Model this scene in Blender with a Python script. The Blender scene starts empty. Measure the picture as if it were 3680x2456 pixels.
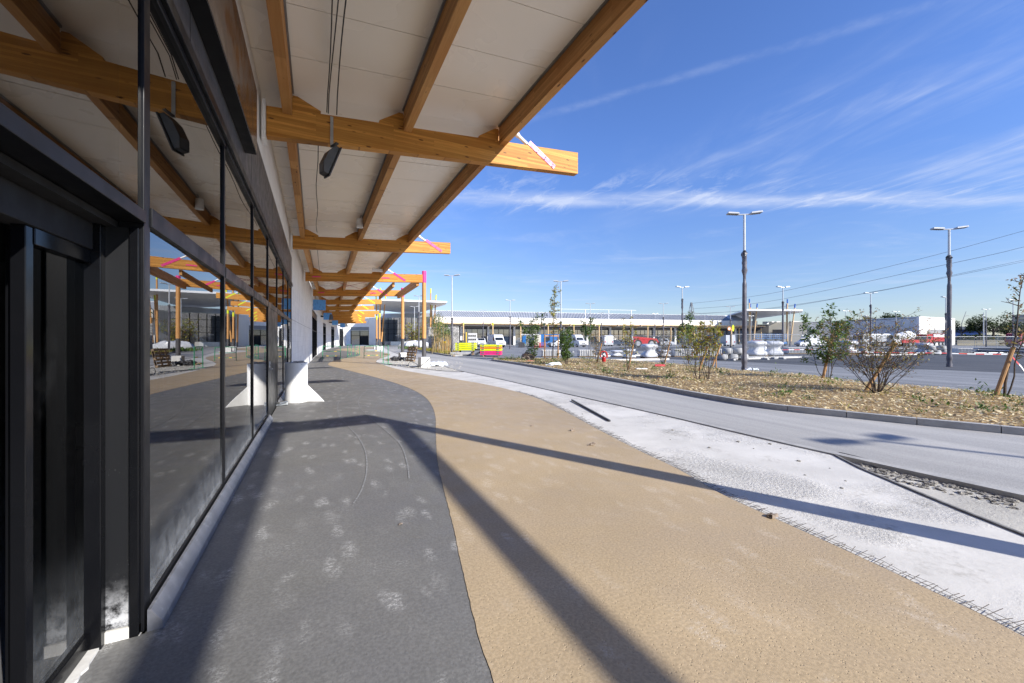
import bpy, math, random
from mathutils import Vector, Matrix, noise
from mathutils.geometry import tessellate_polygon
R = math.radians
SC = bpy.context.scene
COL = SC.collection
# ------------------------------------------------------------------ survey
# the site was surveyed from the camera station: world X points away from the
# shop front, Y along it, the station stands at the origin, 1.6 m up
EYE, FOC, CX, HY = 1.6, 1446.0, 1840.0, 1220.0
YAW = math.atan2(704, 1446)
SA, CA = math.sin(YAW), math.cos(YAW)
FWD = Vector((SA, CA, 0)); RGT = Vector((CA, -SA, 0))
def P(px, t, z=0.0):
    u = (px-CX)/FOC
    return Vector((t*(SA+CA*u), t*(CA-SA*u), z))
def G(px, py, z=0.0):
    return P(px, (EYE-z)*FOC/(py-HY), z)
def ZT(py, t): return EYE + t*(HY-py)/FOC
def onY(px, py, y):
    u = (px-CX)/FOC; t = y/(CA-SA*u)
    return Vector((t*(SA+CA*u), y, ZT(py, t)))
def RZ(a): return R(a) - YAW            # heading: 0 right, 90 away, 270 towards the station
ROAD = -0.02

# ------------------------------------------------------------------ objects
def thing(name, label, cat, loc=(0,0,0), rz=0, group=None):
    o = bpy.data.objects.new(name, None); COL.objects.link(o)
    o.empty_display_size = .2
    o.location = loc; o.rotation_euler = (0,0,rz)
    o['label'] = label; o['category'] = cat
    if group: o['group'] = group
    return o
def tag(o, label=None, cat=None, group=None, kind=None):
    if label: o['label'] = label
    if cat: o['category'] = cat
    if group: o['group'] = group
    if kind: o['kind'] = kind
    return o
KIDS = {}
def copy_tree(o, parent=None):
    c = o.copy(); COL.objects.link(c)
    if parent is not None:
        c.parent = parent; KIDS.setdefault(parent.name, []).append(c)
    for ch in list(KIDS.get(o.name, [])): copy_tree(ch, c)
    return c
def place(proto, first, loc, rz, label, group=None, sc=None):
    o = proto if first else copy_tree(proto)
    o.location = loc; o.rotation_euler = (0,0,rz)
    o['label'] = label
    if group: o['group'] = group
    if sc: o.scale = sc
    return o

class MB:
    def __init__(s): s.v=[]; s.f=[]; s.m=[]; s.cur=0
    def add(s, vs, fs):
        b=len(s.v); s.v.extend([tuple(p) for p in vs])
        for f in fs: s.f.append(tuple(b+i for i in f)); s.m.append(s.cur)
        return s
    def hexa(s, p):      # p: 4 bottom ccw + 4 top
        return s.add(p, [(3,2,1,0),(4,5,6,7),(0,1,5,4),(1,2,6,5),(2,3,7,6),(3,0,4,7)])
    def box(s, c, d, rz=0, top=1.0):
        hx,hy,hz=d[0]/2,d[1]/2,d[2]/2; ca,sa=math.cos(rz),math.sin(rz); ps=[]
        for z,k in ((-hz,1),(hz,top)):
            for x,y in ((-hx,-hy),(hx,-hy),(hx,hy),(-hx,hy)):
                x*=k; y*=k
                ps.append((c[0]+x*ca-y*sa, c[1]+x*sa+y*ca, c[2]+z))
        return s.hexa(ps)
    def mm(s, a, b):     # box from min corner to max corner
        return s.box([(a[i]+b[i])/2 for i in range(3)], [abs(b[i]-a[i]) for i in range(3)])
    def bar(s, a, b, w, h, up=(0,0,1)):
        a=Vector(a); b=Vector(b); d=(b-a).normalized(); up=Vector(up)
        r=d.cross(up)
        if r.length<1e-4: r=d.cross(Vector((1,0,0)))
        r.normalize(); u=r.cross(d)
        r=r*(w/2); u=u*(h/2)
        return s.hexa([a-r-u,a+r-u,b+r-u,b-r-u,a-r+u,a+r+u,b+r+u,b-r+u])
    def beam(s, a, b, w, h):   # vertical-sided beam, a,b = bottom centre line, ends plumb
        a=Vector(a); b=Vector(b); d=Vector((b.x-a.x,b.y-a.y,0)).normalized()
        r=Vector((d.y,-d.x,0))*(w/2); u=Vector((0,0,h))
        return s.hexa([a+r,b+r,b-r,a-r,a+r+u,b+r+u,b-r+u,a-r+u])
    def cyl(s, a, b, r0, r1=None, n=12, caps=True):
        return s.tube([a,b],[r0,r0 if r1 is None else r1],n,caps)
    def tube(s, pts, r, n=6, caps=True):
        pts=[Vector(p) for p in pts]; k=len(pts)
        rs=r if isinstance(r,(list,tuple)) else [r]*k
        d0=(pts[1]-pts[0]).normalized()
        ref=Vector((0,0,1)) if abs(d0.z)<.9 else Vector((1,0,0))
        x=d0.cross(ref).normalized(); vs=[]; fs=[]
        for i in range(k):
            d=(pts[min(i+1,k-1)]-pts[max(i-1,0)])
            d = d.normalized() if d.length>1e-9 else d0
            x=(x-d*x.dot(d)); 
            x = x.normalized() if x.length>1e-6 else d.cross(Vector((0,1,0))).normalized()
            y=d.cross(x)
            for j in range(n):
                a=2*math.pi*j/n
                vs.append(pts[i]+(x*math.cos(a)+y*math.sin(a))*rs[i])
        for i in range(k-1):
            for j in range(n):
                j2=(j+1)%n
                fs.append((i*n+j,i*n+j2,(i+1)*n+j2,(i+1)*n+j))
        if caps:
            fs.append(tuple(reversed(range(n)))); fs.append(tuple((k-1)*n+j for j in range(n)))
        return s.add(vs,fs)
    def ext(s, poly, vec):     # closed prism: planar polygon of 3D points swept by vec
        n=len(poly); vec=Vector(vec); A=[Vector(p) for p in poly]; B=[p+vec for p in A]
        tr=tessellate_polygon([A]); nn=Vector((0,0,0))
        for i in range(n):
            a,b=A[i],A[(i+1)%n]; nn+=a.cross(b)
        fs=[]
        for t in tr:
            c=(A[t[1]]-A[t[0]]).cross(A[t[2]]-A[t[0]])
            t=tuple(t) if c.dot(nn)>0 else tuple(reversed(t))
            flip = nn.dot(vec)>0
            lo = tuple(reversed(t)) if flip else t
            fs.append(lo); fs.append(tuple(n+i for i in reversed(lo)))
        for i in range(n):
            j=(i+1)%n
            q=(i,j,n+j,n+i)
            fs.append(q if nn.dot(vec)>0 else tuple(reversed(q)))
        return s.add(A+B,fs)
    def prism(s, poly, z0, z1):
        return s.ext([(p[0],p[1],z0) for p in poly],(0,0,z1-z0))
    def sheet(s, poly, z):
        A=[Vector((p[0],p[1],z)) for p in poly]; fs=[]
        for t in tessellate_polygon([A]):
            c=(A[t[1]]-A[t[0]]).cross(A[t[2]]-A[t[0]])
            fs.append(tuple(t) if c.z>0 else tuple(reversed(t)))
        return s.add(A,fs)
    def lathe(s, prof, c=(0,0,0), n=16, sq=None):
        vs=[];fs=[];k=len(prof)
        for r,z in prof:
            for j in range(n):
                a=2*math.pi*j/n; q=1.0
                if sq: 
                    ca,sa=abs(math.cos(a)),abs(math.sin(a)); q=1/((ca**sq+sa**sq)**(1/sq))
                vs.append((c[0]+r*q*math.cos(a),c[1]+r*q*math.sin(a),c[2]+z))
        for i in range(k-1):
            for j in range(n):
                j2=(j+1)%n; fs.append((i*n+j,i*n+j2,(i+1)*n+j2,(i+1)*n+j))
        fs.append(tuple(reversed(range(n)))); fs.append(tuple((k-1)*n+j for j in range(n)))
        return s.add(vs,fs)
    def quad(s,a,b,c,d): return s.add([a,b,c,d],[(0,1,2,3)])
    def blob(s, c, rad, seed=0, rough=.3, n=10, m=7):
        rng=random.Random(seed); off=Vector((rng.random()*50,rng.random()*50,seed*3.1)); vs=[];fs=[]
        for i in range(m+1):
            th=math.pi*i/m
            for j in range(n):
                ph=2*math.pi*j/n
                d=Vector((math.sin(th)*math.cos(ph),math.sin(th)*math.sin(ph),math.cos(th)))
                k=1+rough*noise.noise(d*1.7+off)+rough*.5*noise.noise(d*4.1+off)
                vs.append((c[0]+d.x*rad[0]*k,c[1]+d.y*rad[1]*k,c[2]+d.z*rad[2]*k))
        for i in range(m):
            for j in range(n):
                j2=(j+1)%n; fs.append((i*n+j,(i+1)*n+j,(i+1)*n+j2,i*n+j2))
        return s.add(vs,fs)
    def build(s, name, mat, parent=None, smooth=False, bevel=0, ang=35):
        off=Vector((0,0,0)); p=parent
        while p is not None: off+=Vector(p.location); p=p.parent
        me=bpy.data.meshes.new(name)
        me.from_pydata([(v[0]-off.x,v[1]-off.y,v[2]-off.z) for v in s.v],[],s.f)
        for m in (mat if isinstance(mat,(list,tuple)) else [mat]): me.materials.append(m)
        if isinstance(mat,(list,tuple)) and len(mat)>1: me.polygons.foreach_set('material_index', s.m)
        if smooth:
            me.polygons.foreach_set('use_smooth',[True]*len(me.polygons))
            me.set_sharp_from_angle(angle=R(ang))
        me.update()
        o=bpy.data.objects.new(name,me); COL.objects.link(o)
        if parent is not None:
            o.parent=parent; KIDS.setdefault(parent.name,[]).append(o)
        if bevel:
            b=o.modifiers.new('bevel','BEVEL'); b.width=bevel; b.segments=2; b.limit_method='ANGLE'; b.angle_limit=R(40)
        return o

def resample(pts, n):
    pts=[Vector(p) for p in pts]; L=[0]
    for a,b in zip(pts,pts[1:]): L.append(L[-1]+(b-a).length)
    out=[]; k=0
    for i in range(n):
        s=L[-1]*i/(n-1)
        while k<len(pts)-2 and L[k+1]<s: k+=1
        f=(s-L[k])/max(1e-9,L[k+1]-L[k]); out.append(pts[k].lerp(pts[k+1],min(1,max(0,f))))
    return out
def smooth_line(pts, sub=6):
    pts=[Vector(p) for p in pts]; out=[]
    for i in range(len(pts)-1):
        p0=pts[max(0,i-1)];p1=pts[i];p2=pts[i+1];p3=pts[min(len(pts)-1,i+2)]
        for k in range(sub):
            t=k/sub
            out.append(.5*((2*p1)+(p2-p0)*t+(2*p0-5*p1+4*p2-p3)*t*t+(3*p1-p0-3*p2+p3)*t**3))
    out.append(pts[-1]); return out
def offset_line(pts, d):      # to the right of travel
    out=[]
    for i in range(len(pts)):
        a=pts[max(0,i-1)]; b=pts[min(len(pts)-1,i+1)]
        t=Vector((b.x-a.x,b.y-a.y,0)).normalized()
        out.append(pts[i]+Vector((t.y,-t.x,0))*d)
    return out
def ribbon(mb, a, b, z0a, z1):    # solid strip between two polylines
    n=len(a)
    for i in range(n-1):
        lo=[(a[i].x,a[i].y,z0a),(a[i+1].x,a[i+1].y,z0a),(b[i+1].x,b[i+1].y,z0a),(b[i].x,b[i].y,z0a)]
        hi=[(p[0],p[1],z1) for p in lo]
        b0=len(mb.v)
        fs=[(4,5,6,7),(0,1,5,4),(2,3,7,6)]
        if i==0: fs.append((3,0,4,7))
        if i==n-2: fs.append((1,2,6,5))
        mb.add(lo+hi,fs)
    return mb

# ------------------------------------------------------------------ materials
class NT:
    def __init__(s, tree): s.t=tree; s.n=tree.nodes; s.l=tree.links
    def new(s, typ, **kw):
        nd=s.n.new(typ)
        for k,v in kw.items(): setattr(nd,k,v)
        return nd
    def put(s, sock, val):
        if isinstance(val, bpy.types.NodeSocket): s.l.new(val, sock)
        elif val is not None:
            if isinstance(val,(tuple,list)) and len(val)==3 and sock.type=='RGBA': val=(*val,1)
            sock.default_value=val
    def m(s, op, a, b=None, c=None, clamp=False):
        nd=s.new('ShaderNodeMath', operation=op); nd.use_clamp=clamp
        s.put(nd.inputs[0],a)
        if b is not None: s.put(nd.inputs[1],b)
        if c is not None: s.put(nd.inputs[2],c)
        return nd.outputs[0]
    def mix(s, f, a, b, blend='MIX'):
        nd=s.new('ShaderNodeMix', data_type='RGBA', blend_type=blend)
        s.put(nd.inputs[0],f); s.put(nd.inputs[6],a); s.put(nd.inputs[7],b)
        return nd.outputs[2]
    def noise(s, vec, scale, detail=3, rough=.55, dist=0, dim='3D'):
        nd=s.new('ShaderNodeTexNoise', noise_dimensions=dim)
        if vec is not None: s.l.new(vec, nd.inputs['Vector'])
        s.put(nd.inputs['Scale'],scale); s.put(nd.inputs['Detail'],detail)
        s.put(nd.inputs['Roughness'],rough); s.put(nd.inputs['Distortion'],dist)
        return nd.outputs[0]
    def vor(s, vec, scale, feature='F1', out='Distance', rnd=1):
        nd=s.new('ShaderNodeTexVoronoi', feature=feature)
        if vec is not None: s.l.new(vec, nd.inputs['Vector'])
        s.put(nd.inputs['Scale'],scale); s.put(nd.inputs['Randomness'],rnd)
        return nd.outputs[out]
    def ramp(s, f, lo, hi, a=0.0, b=1.0):
        nd=s.new('ShaderNodeMapRange', interpolation_type='SMOOTHSTEP')
        s.put(nd.inputs[0],f); s.put(nd.inputs[1],lo); s.put(nd.inputs[2],hi); s.put(nd.inputs[3],a); s.put(nd.inputs[4],b)
        return nd.outputs[0]
    def scale(s, vec, v, rot=(0,0,0), loc=(0,0,0)):
        nd=s.new('ShaderNodeMapping'); s.l.new(vec, nd.inputs[0])
        nd.inputs['Scale'].default_value=v; nd.inputs['Rotation'].default_value=rot; nd.inputs['Location'].default_value=loc
        return nd.outputs[0]
    def sep(s, vec):
        nd=s.new('ShaderNodeSeparateXYZ'); s.l.new(vec, nd.inputs[0]); return nd.outputs
    def comb(s, x=0, y=0, z=0):
        nd=s.new('ShaderNodeCombineXYZ')
        for i,v in enumerate((x,y,z)): s.put(nd.inputs[i],v)
        return nd.outputs[0]
    def bump(s, h, strength=.3, dist=.01, normal=None):
        nd=s.new('ShaderNodeBump'); s.put(nd.inputs['Height'],h)
        nd.inputs['Strength'].default_value=strength; nd.inputs['Distance'].default_value=dist
        if normal is not None: s.l.new(normal, nd.inputs['Normal'])
        return nd.outputs[0]
def base_mat(name):
    m=bpy.data.materials.new(name); m.use_nodes=True
    nt=NT(m.node_tree); b=m.node_tree.nodes['Principled BSDF']
    co=nt.new('ShaderNodeNewGeometry').outputs['Position']
    return m,nt,b,co
def objco(nt): return nt.new('ShaderNodeTexCoord').outputs['Object']
def mat(name, col, rough=.6, metal=0, var=.12, sc=4, bump=0, bsc=60, dirt=None, spec=.5, obj=True):
    m,nt,b,co=base_mat(name)
    if obj: co=objco(nt)
    c=nt.noise(co, sc, 5, .6)
    f=nt.ramp(c,.3,.7,1-var,1+var)
    colr=nt.mix(1.0, col, nt.comb(f,f,f), 'MULTIPLY')
    if dirt:
        d=nt.ramp(nt.noise(co, sc*.6, 6,.7),.52,.72,0,dirt[1]); colr=nt.mix(d,colr,dirt[0])
    nt.put(b.inputs['Base Color'],colr)
    r=nt.ramp(nt.noise(co, sc*2,3),.3,.7,max(0,rough-.08),min(1,rough+.08)); nt.put(b.inputs['Roughness'],r)
    b.inputs['Metallic'].default_value=metal
    b.inputs['Specular IOR Level'].default_value=spec
    if bump: nt.put(b.inputs['Normal'], nt.bump(nt.noise(co,bsc,3),bump,.01))
    return m
def mat_glulam(name, axis, tint=(.52,.215,.034)):
    m,nt,b,co=base_mat(name); x,y,z=nt.sep(co)
    al=x if axis=='x' else y; ac=y if axis=='x' else x
    br=nt.new('ShaderNodeTexBrick'); nt.put(br.inputs['Vector'], nt.comb(al,nt.m('ADD',z,nt.m('MULTIPLY',ac,.0)),0))
    br.offset=.37; br.inputs['Scale'].default_value=1
    br.inputs['Color1'].default_value=(.25,.25,.25,1); br.inputs['Color2'].default_value=(.9,.9,.9,1); br.inputs['Mortar'].default_value=(.25,.25,.25,1)
    br.inputs['Mortar Size'].default_value=.0012; br.inputs['Brick Width'].default_value=2.1; br.inputs['Row Height'].default_value=.042
    gr=nt.noise(nt.comb(nt.m('MULTIPLY',al,1.2),nt.m('MULTIPLY',ac,28),nt.m('MULTIPLY',z,28)),1.6,5,.65,.6)
    kn=nt.vor(nt.comb(nt.m('MULTIPLY',al,3.2),nt.m('MULTIPLY',ac,9),nt.m('MULTIPLY',z,11)),1.0)
    knot=nt.ramp(kn,.09,.2,.9,0)
    k2=nt.new('ShaderNodeTexVoronoi'); nt.put(k2.inputs['Vector'],nt.comb(nt.m('MULTIPLY',al,3.2),nt.m('MULTIPLY',ac,9),nt.m('MULTIPLY',z,11)))
    k2.inputs['Scale'].default_value=1
    sel=nt.ramp(nt.sep(k2.outputs['Color'])[0],.5,.55,0,1)
    knot=nt.m('MULTIPLY',knot,sel)
    c=nt.mix(br.outputs[0], [t*.46 for t in tint], [min(1,tint[0]*1.45),min(1,tint[1]*1.75),tint[2]*2.4])
    c=nt.mix(nt.ramp(gr,.35,.75,0,.45), c, [tint[0]*.52,tint[1]*.42,tint[2]*.4])
    c=nt.mix(nt.ramp(nt.noise(co,.7,3),.35,.7,0,.35), c, [tint[0]*.95,tint[1]*.72,tint[2]*.55])
    c=nt.mix(knot,c,(.075,.022,.008))
    nt.put(b.inputs['Base Color'],c); b.inputs['Roughness'].default_value=.62
    b.inputs['Specular IOR Level'].default_value=.3
    nt.put(b.inputs['Normal'], nt.bump(gr,.12,.004))
    return m
def mat_pole(name, tint=(.58,.30,.10)):
    m,nt,b,co=base_mat(name); co=objco(nt); x,y,z=nt.sep(co)
    gr=nt.noise(nt.comb(nt.m('MULTIPLY',x,22),nt.m('MULTIPLY',y,22),nt.m('MULTIPLY',z,1.5)),1.5,5,.6,.4)
    kn=nt.vor(nt.comb(nt.m('MULTIPLY',x,7),nt.m('MULTIPLY',y,7),nt.m('MULTIPLY',z,3)),1)
    c=nt.mix(nt.ramp(gr,.35,.7,0,.5), tint, [tint[0]*.6,tint[1]*.5,tint[2]*.45])
    c=nt.mix(nt.ramp(kn,.06,.13,.8,0),c,(.12,.045,.015))
    nt.put(b.inputs['Base Color'],c); b.inputs['Roughness'].default_value=.6
    return m
def mat_resin(name, col, scuff, pit, scuff_amt):
    m,nt,b,co=base_mat(name)
    x,y,z=nt.sep(co)
    big=nt.ramp(nt.noise(co,.5,4,.6),.3,.7,.9,1.1)
    c=nt.mix(1,col,nt.comb(big,big,big),'MULTIPLY')
    c=nt.mix(nt.ramp(nt.noise(co,.35,4,.65),.4,.66,0,.6),c,[col[0]*.93,col[1]*.94,col[2]*1.03])
    fine=nt.ramp(nt.noise(co,55,2,.6),.3,.7,.86,1.12)
    c=nt.mix(1,c,nt.comb(fine,fine,fine),'MULTIPLY')
    # dusty shoe prints: scattered ovals broken up by the grain of the coating
    mask=None
    for k,(ang,sc) in enumerate(((.35,1.25),(-.5,1.05),(.1,1.6))):
        wn=nt.new('ShaderNodeTexNoise'); nt.put(wn.inputs['Vector'],co); wn.inputs['Scale'].default_value=3.1; wn.inputs['Detail'].default_value=3
        wa=nt.new('ShaderNodeVectorMath',operation='MULTIPLY_ADD'); nt.l.new(wn.outputs['Color'],wa.inputs[0]); wa.inputs[1].default_value=(.22,.22,0); nt.l.new(co,wa.inputs[2])
        w=nt.scale(wa.outputs[0],(2.7*sc,1.05*sc,0),(0,0,ang),(k*7.3,k*3.1,0))
        v=nt.new('ShaderNodeTexVoronoi', voronoi_dimensions='2D'); nt.put(v.inputs['Vector'],w); v.inputs['Scale'].default_value=1
        on=nt.ramp(nt.sep(v.outputs['Color'])[1],.3,.75)
        d=nt.m('MULTIPLY',nt.ramp(v.outputs['Distance'],.06,.24,1,0),on)
        mask=d if mask is None else nt.m('MAXIMUM',mask,d)
    spk=nt.m('MULTIPLY',nt.ramp(nt.noise(co,85,3,.75),.41,.56),nt.ramp(nt.noise(nt.scale(co,(1,2.2,1),(0,0,.3)),17,2,.6),.4,.56,.15,1))
    patch=nt.ramp(nt.noise(co,1.1,3,.6),.36,.58,.35,1.3)
    mask=nt.m('MULTIPLY',nt.m('MULTIPLY',mask,spk),patch)
    haze=nt.m('MULTIPLY',nt.ramp(nt.noise(co,1.9,6,.75),.48,.75,0,.6),nt.ramp(nt.noise(co,60,3,.7),.48,.62))
    mask=nt.m('MULTIPLY',nt.m('MAXIMUM',mask,haze),scuff_amt)
    c=nt.mix(mask,c,scuff)
    nt.put(b.inputs['Base Color'],c)
    nt.put(b.inputs['Roughness'],nt.ramp(nt.noise(co,3,3),.3,.7,.5,.68))
    b.inputs['Specular IOR Level'].default_value=.28
    h=nt.noise(co,42,3,.6)
    pv=nt.new('ShaderNodeTexVoronoi'); nt.put(pv.inputs['Vector'],co); pv.inputs['Scale'].default_value=52
    po=nt.m('MULTIPLY',nt.ramp(pv.outputs['Distance'],.12,.3,-1,0),nt.ramp(nt.sep(pv.outputs['Color'])[0],.5,.55))
    hh=nt.m('ADD',nt.m('MULTIPLY',h,.7),nt.m('MULTIPLY',po,pit))
    nt.put(b.inputs['Normal'],nt.bump(hh,.55,.004))
    return m
def mat_slab(name, col, dirtcol, rough_patch=True):
    m,nt,b,co=base_mat(name)
    f=nt.ramp(nt.noise(co,.8,6,.65),.3,.7,.86,1.07)
    c=nt.mix(1,col,nt.comb(f,f,f),'MULTIPLY')
    d=nt.ramp(nt.noise(co,1.3,7,.72),.50,.68,0,.75)
    c=nt.mix(nt.m('MULTIPLY',d,nt.ramp(nt.noise(co,24,3),.35,.65)),c,dirtcol)
    sp=nt.vor(co,9); so=nt.ramp(sp,.03,.07,.75,0)
    c=nt.mix(nt.m('MULTIPLY',so,nt.ramp(nt.noise(co,.9,2),.45,.6)),c,(.06,.055,.05))
    nt.put(b.inputs['Base Color'],c); b.inputs['Roughness'].default_value=.85
    b.inputs['Specular IOR Level'].default_value=.25
    h=nt.noise(co,26,6,.75); amp=nt.ramp(nt.noise(co,.5,3),.45,.6,.1,1)
    nt.put(b.inputs['Normal'],nt.bump(nt.m('MULTIPLY',h,amp),1.0,.03))
    return m
def mat_road(name, lo, hi, dust, dir_rot=.45, dust_amt=.5, grit=.2):
    m,nt,b,co=base_mat(name)
    st=nt.noise(nt.scale(co,(1.1,.10,1),(0,0,dir_rot)),1.0,5,.65,.5)
    c=nt.mix(nt.ramp(st,.32,.68),lo,hi)
    d=nt.noise(nt.scale(co,(.5,.06,1),(0,0,dir_rot+.15)),1.3,6,.7,.8)
    c=nt.mix(nt.ramp(d,.5,.72,0,dust_amt),c,dust)
    g=nt.ramp(nt.noise(co,75,2,.7),.35,.65,1-grit,1+grit)
    c=nt.mix(1,c,nt.comb(g,g,g),'MULTIPLY')
    nt.put(b.inputs['Base Color'],c); b.inputs['Roughness'].default_value=.82
    b.inputs['Specular IOR Level'].default_value=.3
    nt.put(b.inputs['Normal'],nt.bump(nt.noise(co,60,3,.6),.4,.006))
    return m
def mat_glass(name, tint=(.55,.6,.6), ior=1.9, dust=None, rough=0.0, refl=(1,1,1)):
    m=bpy.data.materials.new(name); m.use_nodes=True; nt=NT(m.node_tree)
    for n in list(nt.n): nt.n.remove(n)
    out=nt.new('ShaderNodeOutputMaterial')
    tr=nt.new('ShaderNodeBsdfTransparent'); nt.put(tr.inputs[0],tint)
    gl=nt.new('ShaderNodeBsdfGlossy'); gl.inputs['Roughness'].default_value=rough; nt.put(gl.inputs[0],refl)
    co=nt.new('ShaderNodeNewGeometry').outputs['Position']
    fr=nt.new('ShaderNodeFresnel'); fr.inputs[0].default_value=ior
    wob=nt.bump(nt.noise(co,.9,1),.02,.02); nt.put(gl.inputs['Normal'],wob)
    mx=nt.new('ShaderNodeMixShader'); nt.put(mx.inputs[0],fr.outputs[0]); nt.l.new(tr.outputs[0],mx.inputs[1]); nt.l.new(gl.outputs[0],mx.inputs[2])
    last=mx.outputs[0]
    if dust:
        z=nt.sep(co)[2]
        df=nt.new('ShaderNodeBsdfDiffuse'); nt.put(df.inputs[0],(.55,.57,.58))
        spots=nt.ramp(nt.vor(co,60),.10,.2,.8,0)
        film=nt.ramp(nt.noise(co,9,6,.7),.3,.7,.16,.42)
        low=nt.ramp(z,.05,.8,1,0)
        f=nt.m('MULTIPLY',nt.m('MAXIMUM',nt.m('MULTIPLY',spots,.8),film),nt.m('MULTIPLY',nt.m('MULTIPLY',low,low),dust),clamp=True)
        f=nt.m('ADD',f,nt.m('MULTIPLY',nt.ramp(nt.noise(co,1.7,6,.7),.55,.8),.03),clamp=True)
        m2=nt.new('ShaderNodeMixShader'); nt.put(m2.inputs[0],f); nt.l.new(last,m2.inputs[1]); nt.l.new(df.outputs[0],m2.inputs[2]); last=m2.outputs[0]
    nt.l.new(last,out.inputs[0])
    return m
def mat_leaf(name, a, b2, dry=None, dry_amt=0.0):
    m,nt,b,co=base_mat(name)
    rnd=nt.new('ShaderNodeNewGeometry').outputs['Random Per Island']
    c=nt.mix(rnd,a,b2)
    if dry: 
        r2=nt.m('FRACT',nt.m('MULTIPLY',rnd,17.3)); c=nt.mix(nt.ramp(r2,1-dry_amt-.02,1-dry_amt+.02),c,dry)
    nt.put(b.inputs['Base Color'],c); b.inputs['Roughness'].default_value=.55
    b.inputs['Specular IOR Level'].default_value=.35
    tl=nt.new('ShaderNodeBsdfTranslucent'); nt.put(tl.inputs[0],c)
    mx=nt.new('ShaderNodeMixShader'); mx.inputs[0].default_value=.3
    out=[n for n in nt.n if n.type=='OUTPUT_MATERIAL'][0]
    nt.l.new(b.outputs[0],mx.inputs[1]); nt.l.new(tl.outputs[0],mx.inputs[2]); nt.l.new(mx.outputs[0],out.inputs[0])
    return m
def mat_block(name, col, bw=.5, bh=.25, mort=.006, axis='y', var=.06, dark=.75, dirt=None):
    m,nt,b,co=base_mat(name); x,y,z=nt.sep(co)
    br=nt.new('ShaderNodeTexBrick'); nt.put(br.inputs['Vector'],nt.comb(y if axis=='y' else x,z,0))
    br.inputs['Scale'].default_value=1; br.inputs['Mortar Size'].default_value=mort
    br.inputs['Brick Width'].default_value=bw; br.inputs['Row Height'].default_value=bh
    for n,k in (('Color1',1-var),('Color2',1+var),('Mortar',dark)):
        br.inputs[n].default_value=(min(1,col[0]*k),min(1,col[1]*k),min(1,col[2]*k),1)
    f=nt.ramp(nt.noise(co,1.2,5,.6),.3,.7,.93,1.04)
    c=nt.mix(1,br.outputs[0],nt.comb(f,f,f),'MULTIPLY')
    if dirt:
        c=nt.mix(nt.ramp(nt.noise(co,3,6,.7),.5,.7,0,dirt[1]),c,dirt[0])
    nt.put(b.inputs['Base Color'],c); b.inputs['Roughness'].default_value=.8
    b.inputs['Specular IOR Level'].default_value=.25
    nt.put(b.inputs['Normal'],nt.bump(nt.m('ADD',nt.m('MULTIPLY',br.outputs['Fac'],-1),nt.m('MULTIPLY',nt.noise(co,40,3),.3)),.25,.006))
    return m
def mat_dusty():
    m,nt,b,co=base_mat('dusty_anthracite_frame'); z=nt.sep(co)[2]
    low=nt.ramp(z,.06,.42,1,0)
    n=nt.ramp(nt.noise(co,14,6,.7),.38,.62)
    sp=nt.ramp(nt.vor(co,55),.08,.16,.7,0)
    f=nt.m('MULTIPLY',nt.m('MAXIMUM',n,sp),nt.m('MULTIPLY',low,low),clamp=True)
    f=nt.m('MAXIMUM',f,nt.m('MULTIPLY',nt.m('MULTIPLY',sp,nt.ramp(nt.noise(co,5,2),.55,.7)),nt.ramp(z,1.1,.4)))
    nt.put(b.inputs['Base Color'],nt.mix(f,(.007,.0075,.009),(.5,.51,.53))); b.inputs['Roughness'].default_value=.4
    return m
def mat_tape():
    m,nt,b,co=base_mat('striped_tape'); x,y,z=nt.sep(co)
    s=nt.m('FRACT',nt.m('MULTIPLY',nt.m('ADD',x,nt.m('MULTIPLY',y,-.45)),.8))
    c=nt.mix(nt.ramp(s,.49,.51),(.62,.03,.03),(.8,.8,.8)); nt.put(b.inputs['Base Color'],c); b.inputs['Roughness'].default_value=.5
    return m
def mat_film():
    m,nt,b,co=base_mat('blue_film'); x,y,z=nt.sep(co)
    w=nt.scale(nt.comb(x,z,y),(9,5,0),(0,0,.45))
    v=nt.new('ShaderNodeTexVoronoi', voronoi_dimensions='2D'); nt.put(v.inputs['Vector'],w); v.inputs['Scale'].default_value=.62
    s=nt.m('MULTIPLY',nt.ramp(v.outputs['Distance'],.2,.3,1,0),nt.ramp(nt.noise(co,60,2),.45,.55))
    c=nt.mix(nt.m('MULTIPLY',s,.7),(.11,.36,.80),(.03,.14,.5)); nt.put(b.inputs['Base Color'],c); b.inputs['Roughness'].default_value=.3
    return m

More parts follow.
